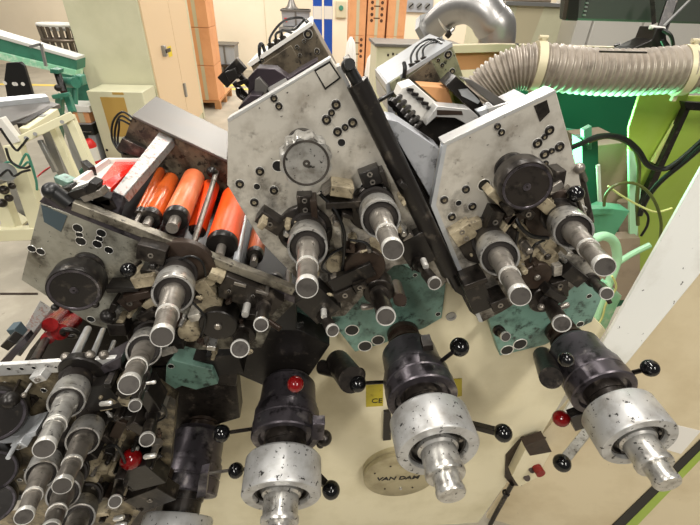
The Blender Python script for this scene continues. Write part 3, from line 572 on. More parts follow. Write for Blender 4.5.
MB().px([(80, 215), (130, 190), (160, 190), (250, 220), (296, 288), (220, 262)], YS+.30, .02).build('inner_wall', 'black', st)
MB().prism([at(u, v, YS+.024)+Vector((0, .151, 0)) for u, v in [(64, 213), (110, 223), (220, 269), (290, 295), (280, 300), (200, 285), (80, 250)]], (0, .13, 0)).build('roller_bed', 'rubber', st)
MB().px([(60, 212), (110, 222), (220, 268), (296, 296), (296, 330), (220, 330), (90, 300)], YS+.024, .15).build('housing', 'rubber', st)

MB().px([(166, 372), (236, 378), (240, 418), (213, 426), (212, 452), (176, 450), (170, 410)], .69, .05).build('cylinder_bracket', 'dark', st, .002)
# ------------------------------------------------------------------ two lower left stations
st = thing('inking_station', at(60, 400, YE), 'lower left inking station with white top bar and silver rods', 'inking station', 'inking stations on the printing machine'); stE = st
MB().px([(-60, 374), (112, 366), (140, 376), (176, 400), (170, 470), (120, 540), (-60, 545)], YE, .02).build('side_plate', 'plate_e', st, .001)
MB().px([(-60, 369), (116, 358), (117, 369), (-60, 380)], YE-.006, .008).build('top_bar', 'edge', st, .001)
holes(st, [(9, 368.5, 2), (22, 368.5, 2), (34, 367.5, 2), (56, 367, 1.4), (48, 366, 1.2)], YE-.007)
MB().px([(100, 368), (121, 357), (121, 368), (104, 374)], YE-.012, .04).build('bar_bracket', 'gun', st, .001)
MB().px([(0, 362), (24, 338), (27, 342), (6, 368)], YE+.02, .02).build('blade_holder', 'gun', st)
MB().prism([at(12, 350, .56), at(18, 352, .56), at(52, 308, .70), at(40, 300, .70)], (0, 0, -.012)).build('blade_holder', 'speck', st, .001)
for (u0, v0, u1, v1, r) in [(74, 358, 88, 329, 4.2), (92, 357, 103, 330, 3), (108, 358, 114, 342, 2.6), (34, 362, 46, 340, 4.5)]:
    s = mpp(u0, v0, YE); MB().cyl(at(u0, v0, YE+.01), at(u1, v1, YE+.14), r*s, 18).build('steel_rod', 'paleblue' if r < 4.4 else 'dark', st)
for (u, v) in [(66, 357), (84, 357), (90, 355), (104, 355)]: MB().ball(at(u, v, YE+.0), .008, 12).build('rod_nut', 'spindle', st)
for (u0, v0, u1, v1, r) in [(50, 325, 62, 313, 7), (60, 332, 74, 320, 8), (48, 338, 58, 330, 6)]:
    s = mpp(u0, v0, .66); MB().cyl(at(u0, v0, .64), at(u1, v1, .74), r*s, 18).build('ink_roller', 'maroon', st)
MB().torus(at(70, 333, .64), (0, 1, .3), .014, .005).build('roller_collar', 'black', st)
MB().px([(30, 350), (55, 319), (70, 308), (130, 330), (130, 372), (18, 372)], .76, .1).build('housing', 'black', st)
shaft(st, (80, 374), YE, (44, 449), .30, 10.2, k=2.05, spin='silver')
shaft(st, (96, 412), YE, (62, 486), .32, 9.2, k=2.0)
disc(st, 82, 374, 22, YE, .012, 'black', 'bearing_flange'); block(st, 98, 398, 34, 34, 10, YE, .03, 'black', 'guide_block')
ballknob(st, (20, 380), YE, (10, 400), YE-.05, 8.5, 'black', 'dark', 1.5); block(st, 8, 345, 14, 8, 40, YE+.06, .02, 'black', 'tray_clamp'); block(st, 14, 334, 8, 12, 10, YE+.1, .02, 'bluechip', 'tray_clamp'); block(st, 38, 379, 13, 9, 20, YE, .02, 'edge', nb=1); ballknob(st, (31, 384), YE-.02, (24, 395), YE-.05, 2.6, 'spindle', 'edge', 1.3)
handknob(st, (2, 400), YE, (-6, 416), YE-.06, 28, False, 'black', .6)
holes(st, [(26, 416, 4.4), (38, 423, 2.6), (35, 432, 3.2), (44, 390, 2.8), (6, 384, 3.4), (14, 386, 3.4), (5, 391, 3)], YE)
for c in [(108, 392, 20, 8, 40, YE, .02, 'beige'), (120, 402, 16, 10, -20, YE, .03, 'beige'), (110, 418, 26, 8, -5, YE, .02, 'black'), (132, 418, 14, 6, 0, YE, .03, 'black'), (104, 407, 12, 10, 10, YE, .02, 'beige'), (128, 392, 22, 9, 30, YE, .04, 'dark'), (140, 430, 22, 12, -50, YE, .05, 'dark'), (118, 430, 26, 10, 60, YE, .03, 'brown'), (106, 440, 8, 14, 20, YE, .03, 'dark'), (148, 402, 12, 30, 10, YE, .04, 'black')]: block(st, *c)
disc(st, 112, 402, 10, YE, .015, 'beige'); disc(st, 126, 384, 9, YE, .015, 'beige')
adjuster(st, (146, 370), YE-.01, (135, 406), YE-.15, 6, True); adjuster(st, (154, 410), YE-.02, (147, 440), YE-.12, 7)
MB().px([(134, 445), (150, 440), (163, 446), (160, 454), (138, 456)], YE+.0, .03).build('casting', 'casting', st)
for c in [(92, 474, 6), (102, 472, 5), (88, 480, 9), (112, 474, 4), (92, 463, 7)]: disc(st, *c, YE, .02, 'beige', 'stop_pin' if c[2] < 6 else 'cover_disc')
line(st, [(130, 398, YE-.03), (160, 404, YE-.03), (166, 416, YE-.03), (150, 424, YE-.02)], .002); line(st, [(96, 452, YE-.02), (116, 446, YE-.04), (128, 470, YE-.03)], .003)
adjuster(st, (122, 478), YE-.02, (115, 502), YE-.1, 6); block(st, 118, 486, 8, 26, -20, YE, .05, 'dark', 'pivot_arm'); block(st, 140, 478, 34, 34, 20, YE, .03, 'black', 'guide_block'); block(st, 150, 500, 40, 26, 30, YE, .03, 'dark', 'guide_block', nb=1)
for c in [(100, 515, 16, 6, 10, YE, .03, 'beige'), (112, 508, 10, 6, -30, YE, .04, 'spindle'), (96, 500, 18, 8, 30, YE, .03, 'black')]: block(st, *c)
for a, b2 in [((114, 519), (124, 517)), ((115, 526), (126, 524)), ((144, 457), (156, 455)), ((100, 404), (112, 403))]: pin(st, a, b2, YE-.06, 2.6)
st = thing('inking_station', at(20, 490, YF_), 'lowest inking station in the bottom left corner, only its blue-grey bar edge and rods showing', 'inking station', 'inking stations on the printing machine'); stF = st
MB().px([(-60, 446), (36, 434), (52, 452), (84, 500), (84, 545), (-60, 545)], YF_, .02).build('side_plate', 'plate_e', st, .001)
MB().px([(-60, 444), (20, 436), (36, 431), (36, 436), (20, 442), (-60, 452)], YF_-.006, .04).build('top_bar', 'paleblue', st, .001)
block(st, 19, 446, 12, 9, 25, YF_, .02, 'paleblue', nb=1); MB().cyl(at(16, 444, YF_-.02), at(8, 458, YF_-.05), .0035, 10).build('guide_pin', 'paleblue', st)
holes(st, [(12, 474, 3.4), (20, 480, 2.4), (26, 470, 2.2), (10, 485, 2.2), (14, 494, 2), (4, 462, 3)], YF_)
shaft(st, (53, 446), YF_, (24, 517), .29, 8.6, k=1.95); shaft(st, (72, 470), YF_, (50, 531), .29, 9, k=2.0); shaft(st, (86, 494), YF_+.02, (66, 558), .3, 9, k=2.0)
disc(st, 52, 440, 13, YF_, .02, 'black', 'bearing_flange')
handknob(st, (-2, 456), YF_, (-8, 472), YF_-.05, 22, False, 'black', .6); handknob(st, (-2, 490), YF_, (-8, 504), YF_-.05, 20, False, 'black', .6)
MB().px([(-10, 503), (22, 500), (20, 510), (-10, 512)], YF_-.01, .02).build('top_bar', 'edge', st)
block(st, 76, 452, 22, 34, 20, YF_+.02, .03, 'black', 'guide_block')

# small fasteners, nuts and springs crowded round the mechanisms
def fasteners(root, Y, spots, seed):
    rn = random.Random(seed)
    for u, v in spots:
        for _ in range(2):
            du, dv = rn.uniform(-6, 6), rn.uniform(-6, 6); s = mpp(u, v, Y); kind = rn.random(); m = rn.choice(['dark', 'beige', 'spindle', 'black', 'brown', 'beige', 'silver'])
            p = at(u+du, v+dv, Y+.001); r = rn.uniform(1.6, 3.6)*s; h = rn.uniform(.012, .04)
            if kind < .45:
                MB().lathe(p, (0, -1, 0), [(0, r*1.5), (h*.4, r*1.5), (h*.4, r), (h, r), (h+.002, r*.7), (h+.002, .0003)], 6 if rn.random() < .5 else 14).build('fastener', m, root)
            elif kind < .7:
                a = rn.uniform(0, 6.28); d = Vector((math.cos(a), -.25, math.sin(a))).normalized(); q = p+Vector((0, -h, 0)); L = rn.uniform(5, 11)*s
                MB().lathe(q, d, [(0, r*.6), (L*.5, r*.6), (L*.5, r*.95), (L*.8, r*.95), (L*.8, r*.5), (L, r*.5)], 12).build('guide_pin', m, root)
            else:
                block(root, u+du, v+dv, rn.uniform(5, 11), rn.uniform(3, 7), rn.uniform(-60, 60), Y, h, m, 'guide_block')
fasteners(stA, YS, [(135, 285), (125, 300), (140, 310), (160, 312), (195, 282), (200, 298), (186, 318), (205, 330), (230, 305), (235, 322), (250, 335), (150, 270), (165, 256), (120, 318), (170, 342), (215, 345)], 3)
fasteners(stC, YS, [(285, 232), (292, 215), (330, 220), (328, 240), (345, 215), (352, 232), (362, 240), (352, 255), (385, 190), (400, 225), (405, 240), (398, 190), (330, 280), (322, 262), (325, 298), (372, 285), (410, 255)], 5)
fasteners(stR, YS, [(472, 245), (482, 222), (505, 215), (520, 240), (528, 255), (512, 265), (545, 225), (540, 245), (565, 260), (575, 250), (520, 275), (515, 285), (555, 280), (540, 190), (572, 200), (490, 270), (575, 230)], 8)
fasteners(stE, YE, [(108, 385), (118, 395), (128, 405), (118, 412), (135, 412), (105, 425), (125, 440), (95, 450), (110, 455), (100, 465), (125, 462), (92, 490), (108, 495), (130, 490), (60, 395), (145, 425), (150, 455), (30, 400)], 11)
fasteners(stE, YE, [(105, 510), (125, 512), (140, 500), (120, 480), (138, 440), (160, 395), (165, 415), (160, 440)], 12)

# ------------------------------------------------------------------ the big print cylinders
cy = cylinder((398, 318), (452, 496), 'large print cylinder in front of the round name disc, its white ring speckled black')
flatlever(cy, (468, 424), .56, (503, 433), .50, 9, 7, 'dark'); ballknob(cy, (440, 362), .60, (459.5, 347), .55, 9.6, 'plastic', 'dark', 2.4)
ballknob(cy, (384, 382), .62, (357.5, 383.5), .58, 8.8, 'plastic', 'dark', 2)
o = MB().cyl(at(322, 367, .68), at(360, 376, .60), .018, 20); o.cyl(at(338, 362, .68), at(352, 380, .58), .030, 20); o.build('side_clamp', 'dark', cy)
block(cy, 428, 348, 10, 8, 10, .62, .03, 'dark')
cy = cylinder((549, 314), (669, 485), 'right-hand print cylinder in front of the tan door, with one dark red ball knob', rs=.94)
ballknob(cy, (628, 374), .58, (650, 368), .54, 8.6, 'plastic', 'dark', 2.6); ballknob(cy, (573, 364), .62, (566, 359.5), .50, 7.4, 'plastic', 'dark', 4)
ballknob(cy, (578, 414), .60, (561, 418.5), .56, 8.2, 'redball', 'dark', 2.4); flatlever(cy, (590, 428), .60, (562, 463), .52, 8.6, 9, 'silver')
block(cy, 580, 422, 14, 26, 30, .56, .02, 'black'); o = MB().cyl(at(543, 356, .70), at(551, 378, .56), .024, 20); o.build('side_clamp', 'dark', cy)
cy = cylinder((292, 344), (278, 545), 'print cylinder beside the cream panel with a red ball knob on its dark collar')
ballknob(cy, (296, 392), .58, (295.5, 384), .50, 8.4, 'redball', 'dark', 3); ballknob(cy, (252, 429), .57, (221.5, 433.5), .54, 8.6, 'plastic', 'dark', 2)
flatlever(cy, (312, 470), .56, (331, 490), .50, 9, 7, 'dark'); block(cy, 318, 432, 12, 26, -4, .54, .02, 'gun', 'stop_plate'); ballknob(cy, (320, 445), .56, (324, 438), .56, 8, 'dark', 'dark', 4)
ballknob(cy, (252, 468), .54, (236, 470.5), .52, 7.6, 'plastic', 'dark', 2)
cy = cylinder((213, 384), (157, 606), 'print cylinder at the bottom edge, large bright red ball knob on its left')
ballknob(cy, (156, 467), .56, (131, 459), .48, 10.4, 'redball', 'spindle', 2); MB().px([(200, 474), (208, 472), (206, 496), (196, 499)], .49, .02).build('stop_plate', 'gun', cy, .001)
ballknob(cy, (205, 474), .55, (238, 469), .54, 5, 'black', 'spindle', 1.6)
MB().px([(128, 500), (160, 470), (172, 478), (150, 520), (126, 528)], .53, .02).build('guard_plate', 'brown', cy, .001); holes(cy, [(147, 499, 2)], .53)

# ================================================================== green guarded bay on the right
gb = thing('guarded_bay', at(640, 180, 1.2), 'green guarded bay with lime panels behind the pale lit strip of the tan door', 'machine guard')
MB().px([(508, 62), (670, 70), (650, 130), (640, 300), (540, 330), (508, 250)], 1.75, .03).build('back_panel', 'deep', gb)
MB().px([(642, 88), (690, 88), (690, 92), (672, 140), (646, 196), (634, 240), (629, 150), (629, 128)], 1.25, .01).build('guard_panel', 'lime', gb, .001)
MB().px([(683, 96), (760, 96), (760, 300), (600, 300), (640, 205), (655, 170)], 1.30, .01).build('guard_panel', 'lime', gb, .001)
MB().px([(629, 150), (634, 152), (641, 190), (637, 240), (630, 236)], 1.23, .01).build('guard_panel', 'mint', gb)
MB().px([(684, 102), (760, 106), (760, 114), (686, 110)], 1.22, .02).build('guard_frame', 'black', gb)
MB().px([(686, 108), (690, 110), (646, 206), (640, 204)], 1.22, .02).build('guard_frame', 'dark', gb)
MB().px([(676, 121), (680, 123), (655, 164), (652, 162)], 1.235, .01).build('guard_strip', 'limeb', gb)
MB().px([(560, 128), (582, 131), (580, 150), (570, 152), (555, 150)], 1.60, .02).build('inner_bracket', 'teal', gb, .001)
MB().px([(584, 130), (592, 126), (592, 150), (584, 150)], 1.2, .02).build('inner_bracket', 'teal', gb, .001)
MB().px([(582, 140), (598, 140), (600, 215), (584, 215)], 1.2, .06).build('inner_post', 'deep', gb, .001)
MB().px([(594, 146), (630, 142), (636, 210), (600, 212)], 1.4, .2).build('drive_cover', 'taupe', gb, .002)
MB().cyl(at(627, 200, 1.35), at(629, 248, 1.30), .032, 28).build('drive_motor', 'taupe', gb)
MB().cyl(at(598, 165, 1.16), at(600, 208, 1.16), .006, 12).build('inner_post', 'white', gb)
MB().px([(592, 214), (606, 208), (630, 211), (612, 240), (596, 234)], 1.08, .05).build('bay_block', 'teal', gb, .002)
MB().px([(590, 209), (614, 209), (613, 214), (590, 215)], 1.06, .03).build('bay_block', 'teal', gb, .001)
MB().px([(596, 240), (640, 238), (640, 300), (596, 300)], 1.2, .05).build('bay_floor', 'taupe', gb)
MB().px([(592, 300), (606, 282), (622, 296), (606, 330), (592, 352), (580, 342), (576, 330)], .93, .02).build('drip_sheet', 'mintsheet', gb, .001)
MB().px([(577, 334), (585, 318), (592, 322), (592, 340), (585, 342)], .915, .015).build('drip_sheet', 'white', gb, .001)
tag(MB().tube([at(*p) for p in [(592, 240, .93), (604, 236, .94), (614, 242, .95), (617, 258, .95), (612, 275, .94), (604, 295, .93), (596, 318, .92)]], .013, 14, 0, 8).build('mint_pipe', 'mint'), 'thick pale mint tube looping beside the right station', 'tube')
for nm, pts, r, m, lab in [
    ('power_cable', [(566, 150, 1.16), (580, 144, 1.15), (600, 136, 1.14), (622, 138, 1.14), (638, 150, 1.14), (648, 165, 1.14), (664, 169, 1.14), (680, 160, 1.13), (705, 138, 1.12)], .008, 'rubber', 'black cable dipping in an S past the lime panels'),
    ('power_cable', [(588, 142, 1.18), (606, 137, 1.17), (624, 141, 1.17), (636, 152, 1.17), (639, 170, 1.17), (637, 200, 1.17), (638, 225, 1.17)], .006, 'olive', 'olive cable arching down beside the mint guard strip'),
    ('power_cable', [(706, 143, 1.10), (684, 162, 1.12), (660, 182, 1.14), (646, 200, 1.15), (640, 215, 1.16)], .008, 'rubber', 'straight black cable rising to the right in front of the lime panel'),
    ('air_line', [(604, 206, 1.02), (606, 195, 1.02), (616, 185, 1.02), (632, 183, 1.02), (646, 190, 1.01), (656, 204, 1.0), (661, 222, .99), (660, 240, .98)], .0042, 'olive', 'thin dark green air line arching over the motor'),
    ('air_line', [(608, 186, 1.05), (622, 196, 1.04), (640, 206, 1.04), (656, 212, 1.03), (672, 208, 1.03)], .003, 'limeb', 'thin pale air line crossing the motor'),
    ('air_line', [(642, 208, 1.1), (648, 216, 1.1), (647, 226, 1.1), (641, 236, 1.1)], .004, 'rubber', 'short black hose loop below the lime panel'),
    ('air_line', [(612, 276, .90), (616, 288, .90), (606, 304, .90), (602, 318, .90), (592, 334, .89)], .003, 'limeb', 'thin pale line hanging over the mint sheet'),
    ('air_line', [(610, 268, .97), (630, 255, .97), (650, 245, .97)], .009, 'mint', 'pale green hose crossing towards the pale lit door strip')]:
    tag(MB().tube([at(*p) for p in pts], r, 8).build(nm, m), lab, 'cable', 'loose lines in the green bay')

# hose, duct, rail, screen
def ribr(k, n): return .0555+(.0045 if k % 6 in (0, 1) else (.001 if k % 6 in (2, 5) else -.003))
hose = MB().tube([at(*p) for p in [(472, 108, 1.24), (486, 88, 1.24), (508, 72, 1.22), (536, 66.5, 1.20), (580, 71, 1.18), (624, 73, 1.16), (668, 70.5, 1.14), (720, 69, 1.12), (780, 68, 1.1)]], .055, 32, 0, 40, ribr).build('ribbed_hose', 'hose')
tag(hose, 'grey ribbed extraction hose crossing above the right station', 'hose')
for u, v, Y, du, dv in [(536, 66.5, 1.20, 40, 2.5), (683, 70.5, 1.137, 40, 2)]:
    p = at(u, v, Y); ax = at(u+18, v+(2 if u < 600 else -1), Y-.01)-at(u-18, v-(0 if u < 600 else -1), Y+.01)
    c_ = MB().lathe(p, ax, [(-.011, .058), (-.011, .0635), (.011, .0635), (.011, .058)], 40)
    top = p+Vector((0, 0, .066)); c_.box(top, (.006, 0, 0), (0, .006, 0), (0, 0, .006)); c_.cyl(top+Vector((-.012, 0, .005)), top+Vector((.012, 0, .005)), .0055, 12)
    c_.box(p-Vector((0, .01, .068)), (.006, 0, 0), (0, .005, 0), (0, 0, .008))
    c_.build('hose_clamp', 'clamp', hose)
MB().bar(at(600, 51.5, 1.08), at(646, 52.5, 1.08), .008, .004).build('hose_tie', 'dark', hose)
el = MB().tube([at(*p) for p in [(430, 30, 2.25), (440, 20, 2.2), (453, 10, 2.15), (468, 6, 2.1), (482, 11, 2.06), (491, 22, 2.04), (497, 38, 2.03)]]+[Vector((at(499, 46, 2.03).x, 2.03, z_)) for z_ in (1.35, .9, .4, 0)], .08, 32, 0, 10, lambda k, n: .058+.022*min(k/50, 1))
elb = el.build('duct_elbow', 'duct'); tag(elb, 'smooth shiny steel duct elbow standing above the rail', 'duct')
MB().lathe(at(430, 30, 2.25), at(430, 30, 2.25)-at(441, 20, 2.2), [(-.01, .06), (-.01, .082), (.02, .082), (.02, .06)], 8).build('flange', 'steel', elb)
MB().torus(at(446, 17, 2.185), at(452, 13, 2.16)-at(440, 21, 2.2), .067, .006, 32, 8).build('duct_clamp', 'rim', elb); MB().cyl(at(447, 33, 2.13), at(450, 36, 2.13), .015, 12).build('clamp_screw', 'dark', elb)
rl = thing('support_rail', at(560, 56, 1.9), 'long pale rail running behind the ribbed hose', 'rail')
MB().px([(425, 46), (500, 44), (760, 51), (760, 57), (500, 52), (425, 54)], 1.82, .04).build('rail_flange', 'clamp', rl, .001)
MB().px([(425, 54), (500, 52), (760, 57), (760, 66), (500, 68), (425, 72)], 1.84, .05).build('rail_web', 'wood', rl, .001)
for u in (516, 617): MB().cyl(at(u, 47, 1.83), at(u, 44, 1.83), .012, 10).build('bolt', 'dark', rl)
mo = thing('machine_screen', at(650, 20, 1.45), 'charcoal screen seen from behind on its arm, top right', 'screen')
MB().px([(570, -30), (800, -30), (800, 27), (700, 24), (566, 20)], 1.50, .05).build('back_shell', 'monitor', mo, .006)
MB().px([(566, 20.5), (574, -30), (582, -30), (578, 21)], 1.48, .03).build('side_bezel', 'black', mo, .003)
for i in range(6): MB().px([(583.5+i*.9, 14-i*4), (586+i*.9, 14-i*4), (586+i*.9, 16-i*4), (583.5+i*.9, 16-i*4)], 1.495, .01).build('vent_slot', 'steel', mo)
MB().bar(at(659, 38, 1.38), at(674, -6, 1.44), .03, .03).build('arm', 'black', mo, .002); MB().bar(at(654, 24, 1.42), at(652, -4, 1.44), .012, .012).build('arm', 'dark', mo); MB().bar(at(664, 26, 1.36), at(690, 0, 1.40), .006, .006).build('arm', 'steel', mo)
MB().px([(628, 51), (652, 40), (657, 28), (665, 28), (667, 40), (674, 50)], 1.34, .08).build('arm_foot', 'black', mo, .002)
MB().tube([at(*p) for p in [(663, 30, 1.33), (671, 36, 1.32), (673, 48, 1.32), (667, 50, 1.32), (662, 40, 1.32)]], .005, 8).build('arm_cable', 'rubber', mo)
MB().cyl(at(650, 27, 1.36), at(664, 29, 1.36), .006, 10).build('cable_tie', 'white', mo)

# ================================================================== the hall
def floorslab(name, x0, x1, y0, y1, z0, z1, m):
    o = MB().aabb(x0, x1, y0, y1, z0, z1).build(name, m); o['kind'] = 'structure'; return o
floorslab('floor', -9, 9, -3, 12.4, -.1, 0, 'floor')
YW = 12.2
floorslab('wall_back', -9, 9, YW, YW+.2, 0, 5, 'wall')
for i, x in enumerate([-5.2, -3.9, -2.6, -1.3, 0, 1.3]):
    o = MB().aabb(x-.008, x+.008, YW-.006, YW+.01, 0, 5).build('trim_%d' % (i+1), 'clamp'); o['kind'] = 'structure'
a, b_ = fl(228, 89), fl(60, 92)
o = MB().aabb(-8, -1.2, a.y-.08, a.y+.08, 0, .004).build('floor_marking', 'yline'); o['kind'] = 'structure'
o = MB().prism([fl(150, 86)+Vector((0, 0, .001)), fl(245, 84)+Vector((0, 0, .001)), fl(245, 86)+Vector((0, 0, .001)), fl(150, 88)+Vector((0, 0, .001))], (0, 0, .003)).build('floor_marking', 'yline'); o['kind'] = 'structure'
o = MB().prism([fl(u, v)+Vector((0, 0, .001)) for u, v in [(0, 293), (38, 293), (38, 295), (0, 295)]], (0, 0, .002)).build('floor_joint', 'brown'); o['kind'] = 'structure'

# tall cabinet
cc = fl(205, 117); X0 = cc.x; Yb = cc.y; r = ray(157, 88); Yf = X0/r.x*r.y
r = ray(62, 0); XL = r.x/r.y*Yf
cab = thing('control_cabinet', ((X0+XL)/2, (Yf+Yb)/2, 0), 'tall cream control cabinet with beige doors on its side', 'cabinet')
MB().aabb(XL, X0-.012, Yf, Yb, 0, 2.6).build('body', 'cab', cab, .006)
r = ray(177, 55); Ym = X0/r.x*r.y
for y0, y1 in [(Yf+.02, Ym-.005), (Ym+.005, Yb-.1)]:
    MB().aabb(X0-.012, X0+.006, y0, y1, .1, 2.5).build('cabinet_door', 'cabdoor', cab, .003)
MB().aabb(X0-.012, X0+.004, Yb-.09, Yb, 0, 2.55).build('corner_strip', 'cab', cab)
def onX(u, v): r = ray(u, v); k = X0/r.x; return Vector((X0+.006, r.y*k, H+r.z*k))
h0 = onX(162, 51); o = MB().aabb(X0, X0+.05, h0.y-.03, h0.y+.03, h0.z-.06, h0.z+.06).build('cabinet_handle', 'steel', cab, .008)
MB().aabb(X0+.045, X0+.06, h0.y-.02, h0.y+.16, h0.z-.02, h0.z+.02).build('handle_lever', 'black', o)
h0 = onX(168, 52); MB().aabb(X0+.004, X0+.009, h0.y-.02, h0.y+.13, h0.z-.06, h0.z+.06).build('warning_label', 'yellow', cab)
h0 = onX(184, 90); MB().aabb(X0+.004, X0+.03, h0.y-.03, h0.y+.03, h0.z-.09, h0.z+.09).build('door_hinge', 'steel', cab)
# low box in front of it
r0 = ray(85, 90); Y2 = Yf-.02; Y1 = Yf-.42
def onY(u, v, Y): return at(u, v, Y)
bx0, bx1 = at(86, 91, Y1).x, at(136, 93, Y1).x; bz = at(86, 91, Y1).z
lb = thing('low_cabinet', ((bx0+bx1)/2, Y1+.2, 0), 'low cream cabinet with an ochre window, in front of the tall cabinet', 'cabinet')
MB().aabb(bx0, X0-.02, Y1, Y2, 0, bz).build('body', 'cab', lb, .008)
wa, wb = at(100, 97, Y1), at(132, 128, Y1)
MB().aabb(wa.x, wb.x, Y1-.004, Y1+.01, wb.z-.1, wa.z).build('window_panel', 'ochre', lb)
wa = at(118, 93.5, Y1); MB().aabb(wa.x-.06, wa.x+.06, Y1-.004, Y1+.01, wa.z-.012, wa.z+.012).build('name_strip', 'ochre', lb)
wa = at(107, 150, Y1); MB().lathe((wa.x, Y1+.002, wa.z), (0, -1, 0), [(0, .014), (.006, .014), (.008, .0003)], 14).build('screw', 'black', lb)

# cartons on pallets
def carton(x0, x1, y0, y1, z0, z1, label, group, pr=False):
    o = MB().aabb(x0, x1, y0, y1, z0, z1).build('carton', 'card', None, .006); tag(o, label, 'box', group)
    w = x1-x0; h = z1-z0
    MB().aabb((x0+x1)/2-.03, (x0+x1)/2+.03, y0-.002, y0+.01, z0+.005, z1-.005).build('packing_tape', 'clamp', o)
    if pr:
        p = MB(); cx = (x0+x1)/2; cz = z0+h*.55
        for sx in (-1, 1):
            for j in range(4): p.cyl((cx+sx*w*.27, y0+.001, cz-.15+j*.10), (cx+sx*w*.27, y0-.004, cz-.15+j*.10), .03, 12)
        for j in (0, 2): p.aabb(cx-w*.17, cx+w*.17, y0-.004, y0, cz-.12+j*.1, cz-.10+j*.1)
        p.build('carton_print', 'print', o)
    return o
def pallet(x0, x1, y0, y1, label):
    t = thing('pallet', ((x0+x1)/2, (y0+y1)/2, 0), label, 'pallet')
    MB().aabb(x0, x1, y0, y1, .11, .145).build('deck', 'wood', t)
    for i in range(3):
        for j in range(3):
            x = x0+(x1-x0)*i/2.0; y = y0+(y1-y0)*j/2.0; x = min(max(x, x0+.05), x1-.05); y = min(max(y, y0+.05), y1-.05)
            MB().aabb(x-.05, x+.05, y-.05, y+.05, 0.0, .11).build('pallet_block', 'wood', t)
    return t
px1 = fl(216, 95).x; py0 = fl(205, 109).y; px0 = px1-.85; py1 = py0+1.2
px1 = at(213, 60, py0).x+.02; px0 = px1-.8
pallet(px0, px1, py0, py1, 'wooden pallet under the tall carton stack beside the control cabinet')
for i in range(4):
    z0 = .146+i*.57
    carton(px1-.42, px1-.02, py0+.02, py0+.6, z0, z0+.565, ['lowest carton of the stack beside the control cabinet', 'second carton up in the stack beside the control cabinet', 'third carton up in the stack beside the control cabinet', 'topmost carton of the stack beside the control cabinet'][i], 'cartons stacked beside the cabinet')
# tubs
def tub(u0, v0, u1, v1, Y, label, onp=False):
    a, b2 = at(u0, v0, Y), at(u1, v1, Y); z = b2.z
    o = MB(); t = thing('storage_tub', ((a.x+b2.x)/2, Y, z), label, 'tub')
    x0, x1 = a.x, b2.x; mx = (x0+x1)/2
    o.prism([(x0, Y, a.z), (x1, Y, a.z), (x1-.02, Y+.02, z), (x0+.02, Y+.02, z)], (0, .6, 0)); o.build('body', 'tub', t, .01)
    MB().aabb(x0-.02, x1+.02, Y-.02, Y+.62, a.z-.04, a.z).build('rim', 'lid', t, .005)
    MB().aabb(mx-.02, mx+.02, Y-.012, Y+.02, z+.03, a.z).build('rib', 'lid', t)
    MB().aabb(x0+.06, x0+.12, Y-.008, Y+.02, a.z-.24, a.z-.16).build('sticker', 'redwire', t)
    return t, x0, x1, z
t, x0, x1, z = tub(213, 44, 236, 65, 10.9, 'grey tub standing on a pallet against the back wall')
pt = thing('pallet', ((x0+x1)/2, 10.9, 0), 'dark pallet under the grey tub by the back wall', 'pallet')
MB().aabb(x0-.05, x1+.05, 10.85, 11.5, max(z-.04, .04), z-.001).build('deck', 'brown', pt)
for xx in (x0, (x0+x1)/2, x1): MB().aabb(xx-.06, xx+.06, 10.86, 11.5, 0, max(z-.04, .04)).build('pallet_block', 'brown', pt)
# rack with a second grey tub
rk = thing('storage_rack', at(333, 40, 9.5)*1.0-Vector((0, 0, at(333, 40, 9.5).z)), 'two bright blue rack uprights against the back wall', 'rack')
for u0, u1 in [(313, 322), (324, 332.5)]:
    a, b2 = at(u0, 10, 9.5), at(u1, 10, 9.5)
    o = MB().aabb(a.x, b2.x, 9.5, 9.6, 0, 3.2).build('rack_upright', 'blue', rk, .004)
    za, zb = at(u0, 6, 9.5).z, at(u0, 19, 9.5).z
    MB().aabb(a.x+.005, b2.x-.005, 9.494, 9.51, zb, za).build('load_notice', 'white', o)
za = at(300, 27, 10.4).z; xa, xb = at(279, 27, 10.4).x, at(314, 27, 10.4).x
tub(281, 9, 310, 27, 10.4, 'grey tub on the shelf left of the blue uprights')
MB().aabb(xa, xb, 10.35, 11.1, za-.1, za-.002).build('rack_shelf', 'steel', rk); MB().aabb(xa, xa+.06, 10.4, 10.5, 0, za-.1).build('rack_leg', 'steel', rk); MB().aabb(xb-.1, xb, 9.6, 10.5, za-.1, za-.04).build('rack_beam', 'steel', rk)
a = at(291, 4, 10.4); k_ = MB().lathe((a.x, 10.6, at(291, 9, 10.4).z+.001), (0, 0, 1), [(0, .16), (.05, .10), (.2, .04), (.22, .0005)], 20).build('paper_cone', 'lid'); tag(k_, 'small grey cone lying on the tub by the blue uprights', 'cone')
# right carton wall
Yc_ = 9.2; names = ['left', 'middle', 'right']
zt, zm = at(375, 0, Yc_).z, at(375, 36, Yc_).z
cols = [(349, 366.3), (367, 386), (387, 406)]
yb0 = Yc_
ph = .15
hh = zm-ph
for i, (u0, u1) in enumerate(cols):
    x0, x1 = at(u0, 20, Yc_).x+.008, at(u1, 20, Yc_).x-.008
    carton(x0, x1, Yc_, Yc_+.6, zm+.002, zm+.75, 'upper carton, %s of the three in the stack right of the blue uprights' % names[i], 'cartons in the wall stack', i == 1)
    carton(x0, x1, Yc_, Yc_+.6, ph+hh/2+.001, zm, 'second-row carton, %s of the three right of the blue uprights' % names[i], 'cartons in the wall stack', i == 0)
    carton(x0, x1, Yc_, Yc_+.6, ph, ph+hh/2, 'bottom carton, %s of the three right of the blue uprights' % names[i], 'cartons in the wall stack')
x0, x1 = at(349, 20, Yc_).x, at(406, 20, Yc_).x
pallet(x0-.05, x1+.05, Yc_-.05, Yc_+1.0, 'pallet under the carton stack right of the blue uprights')
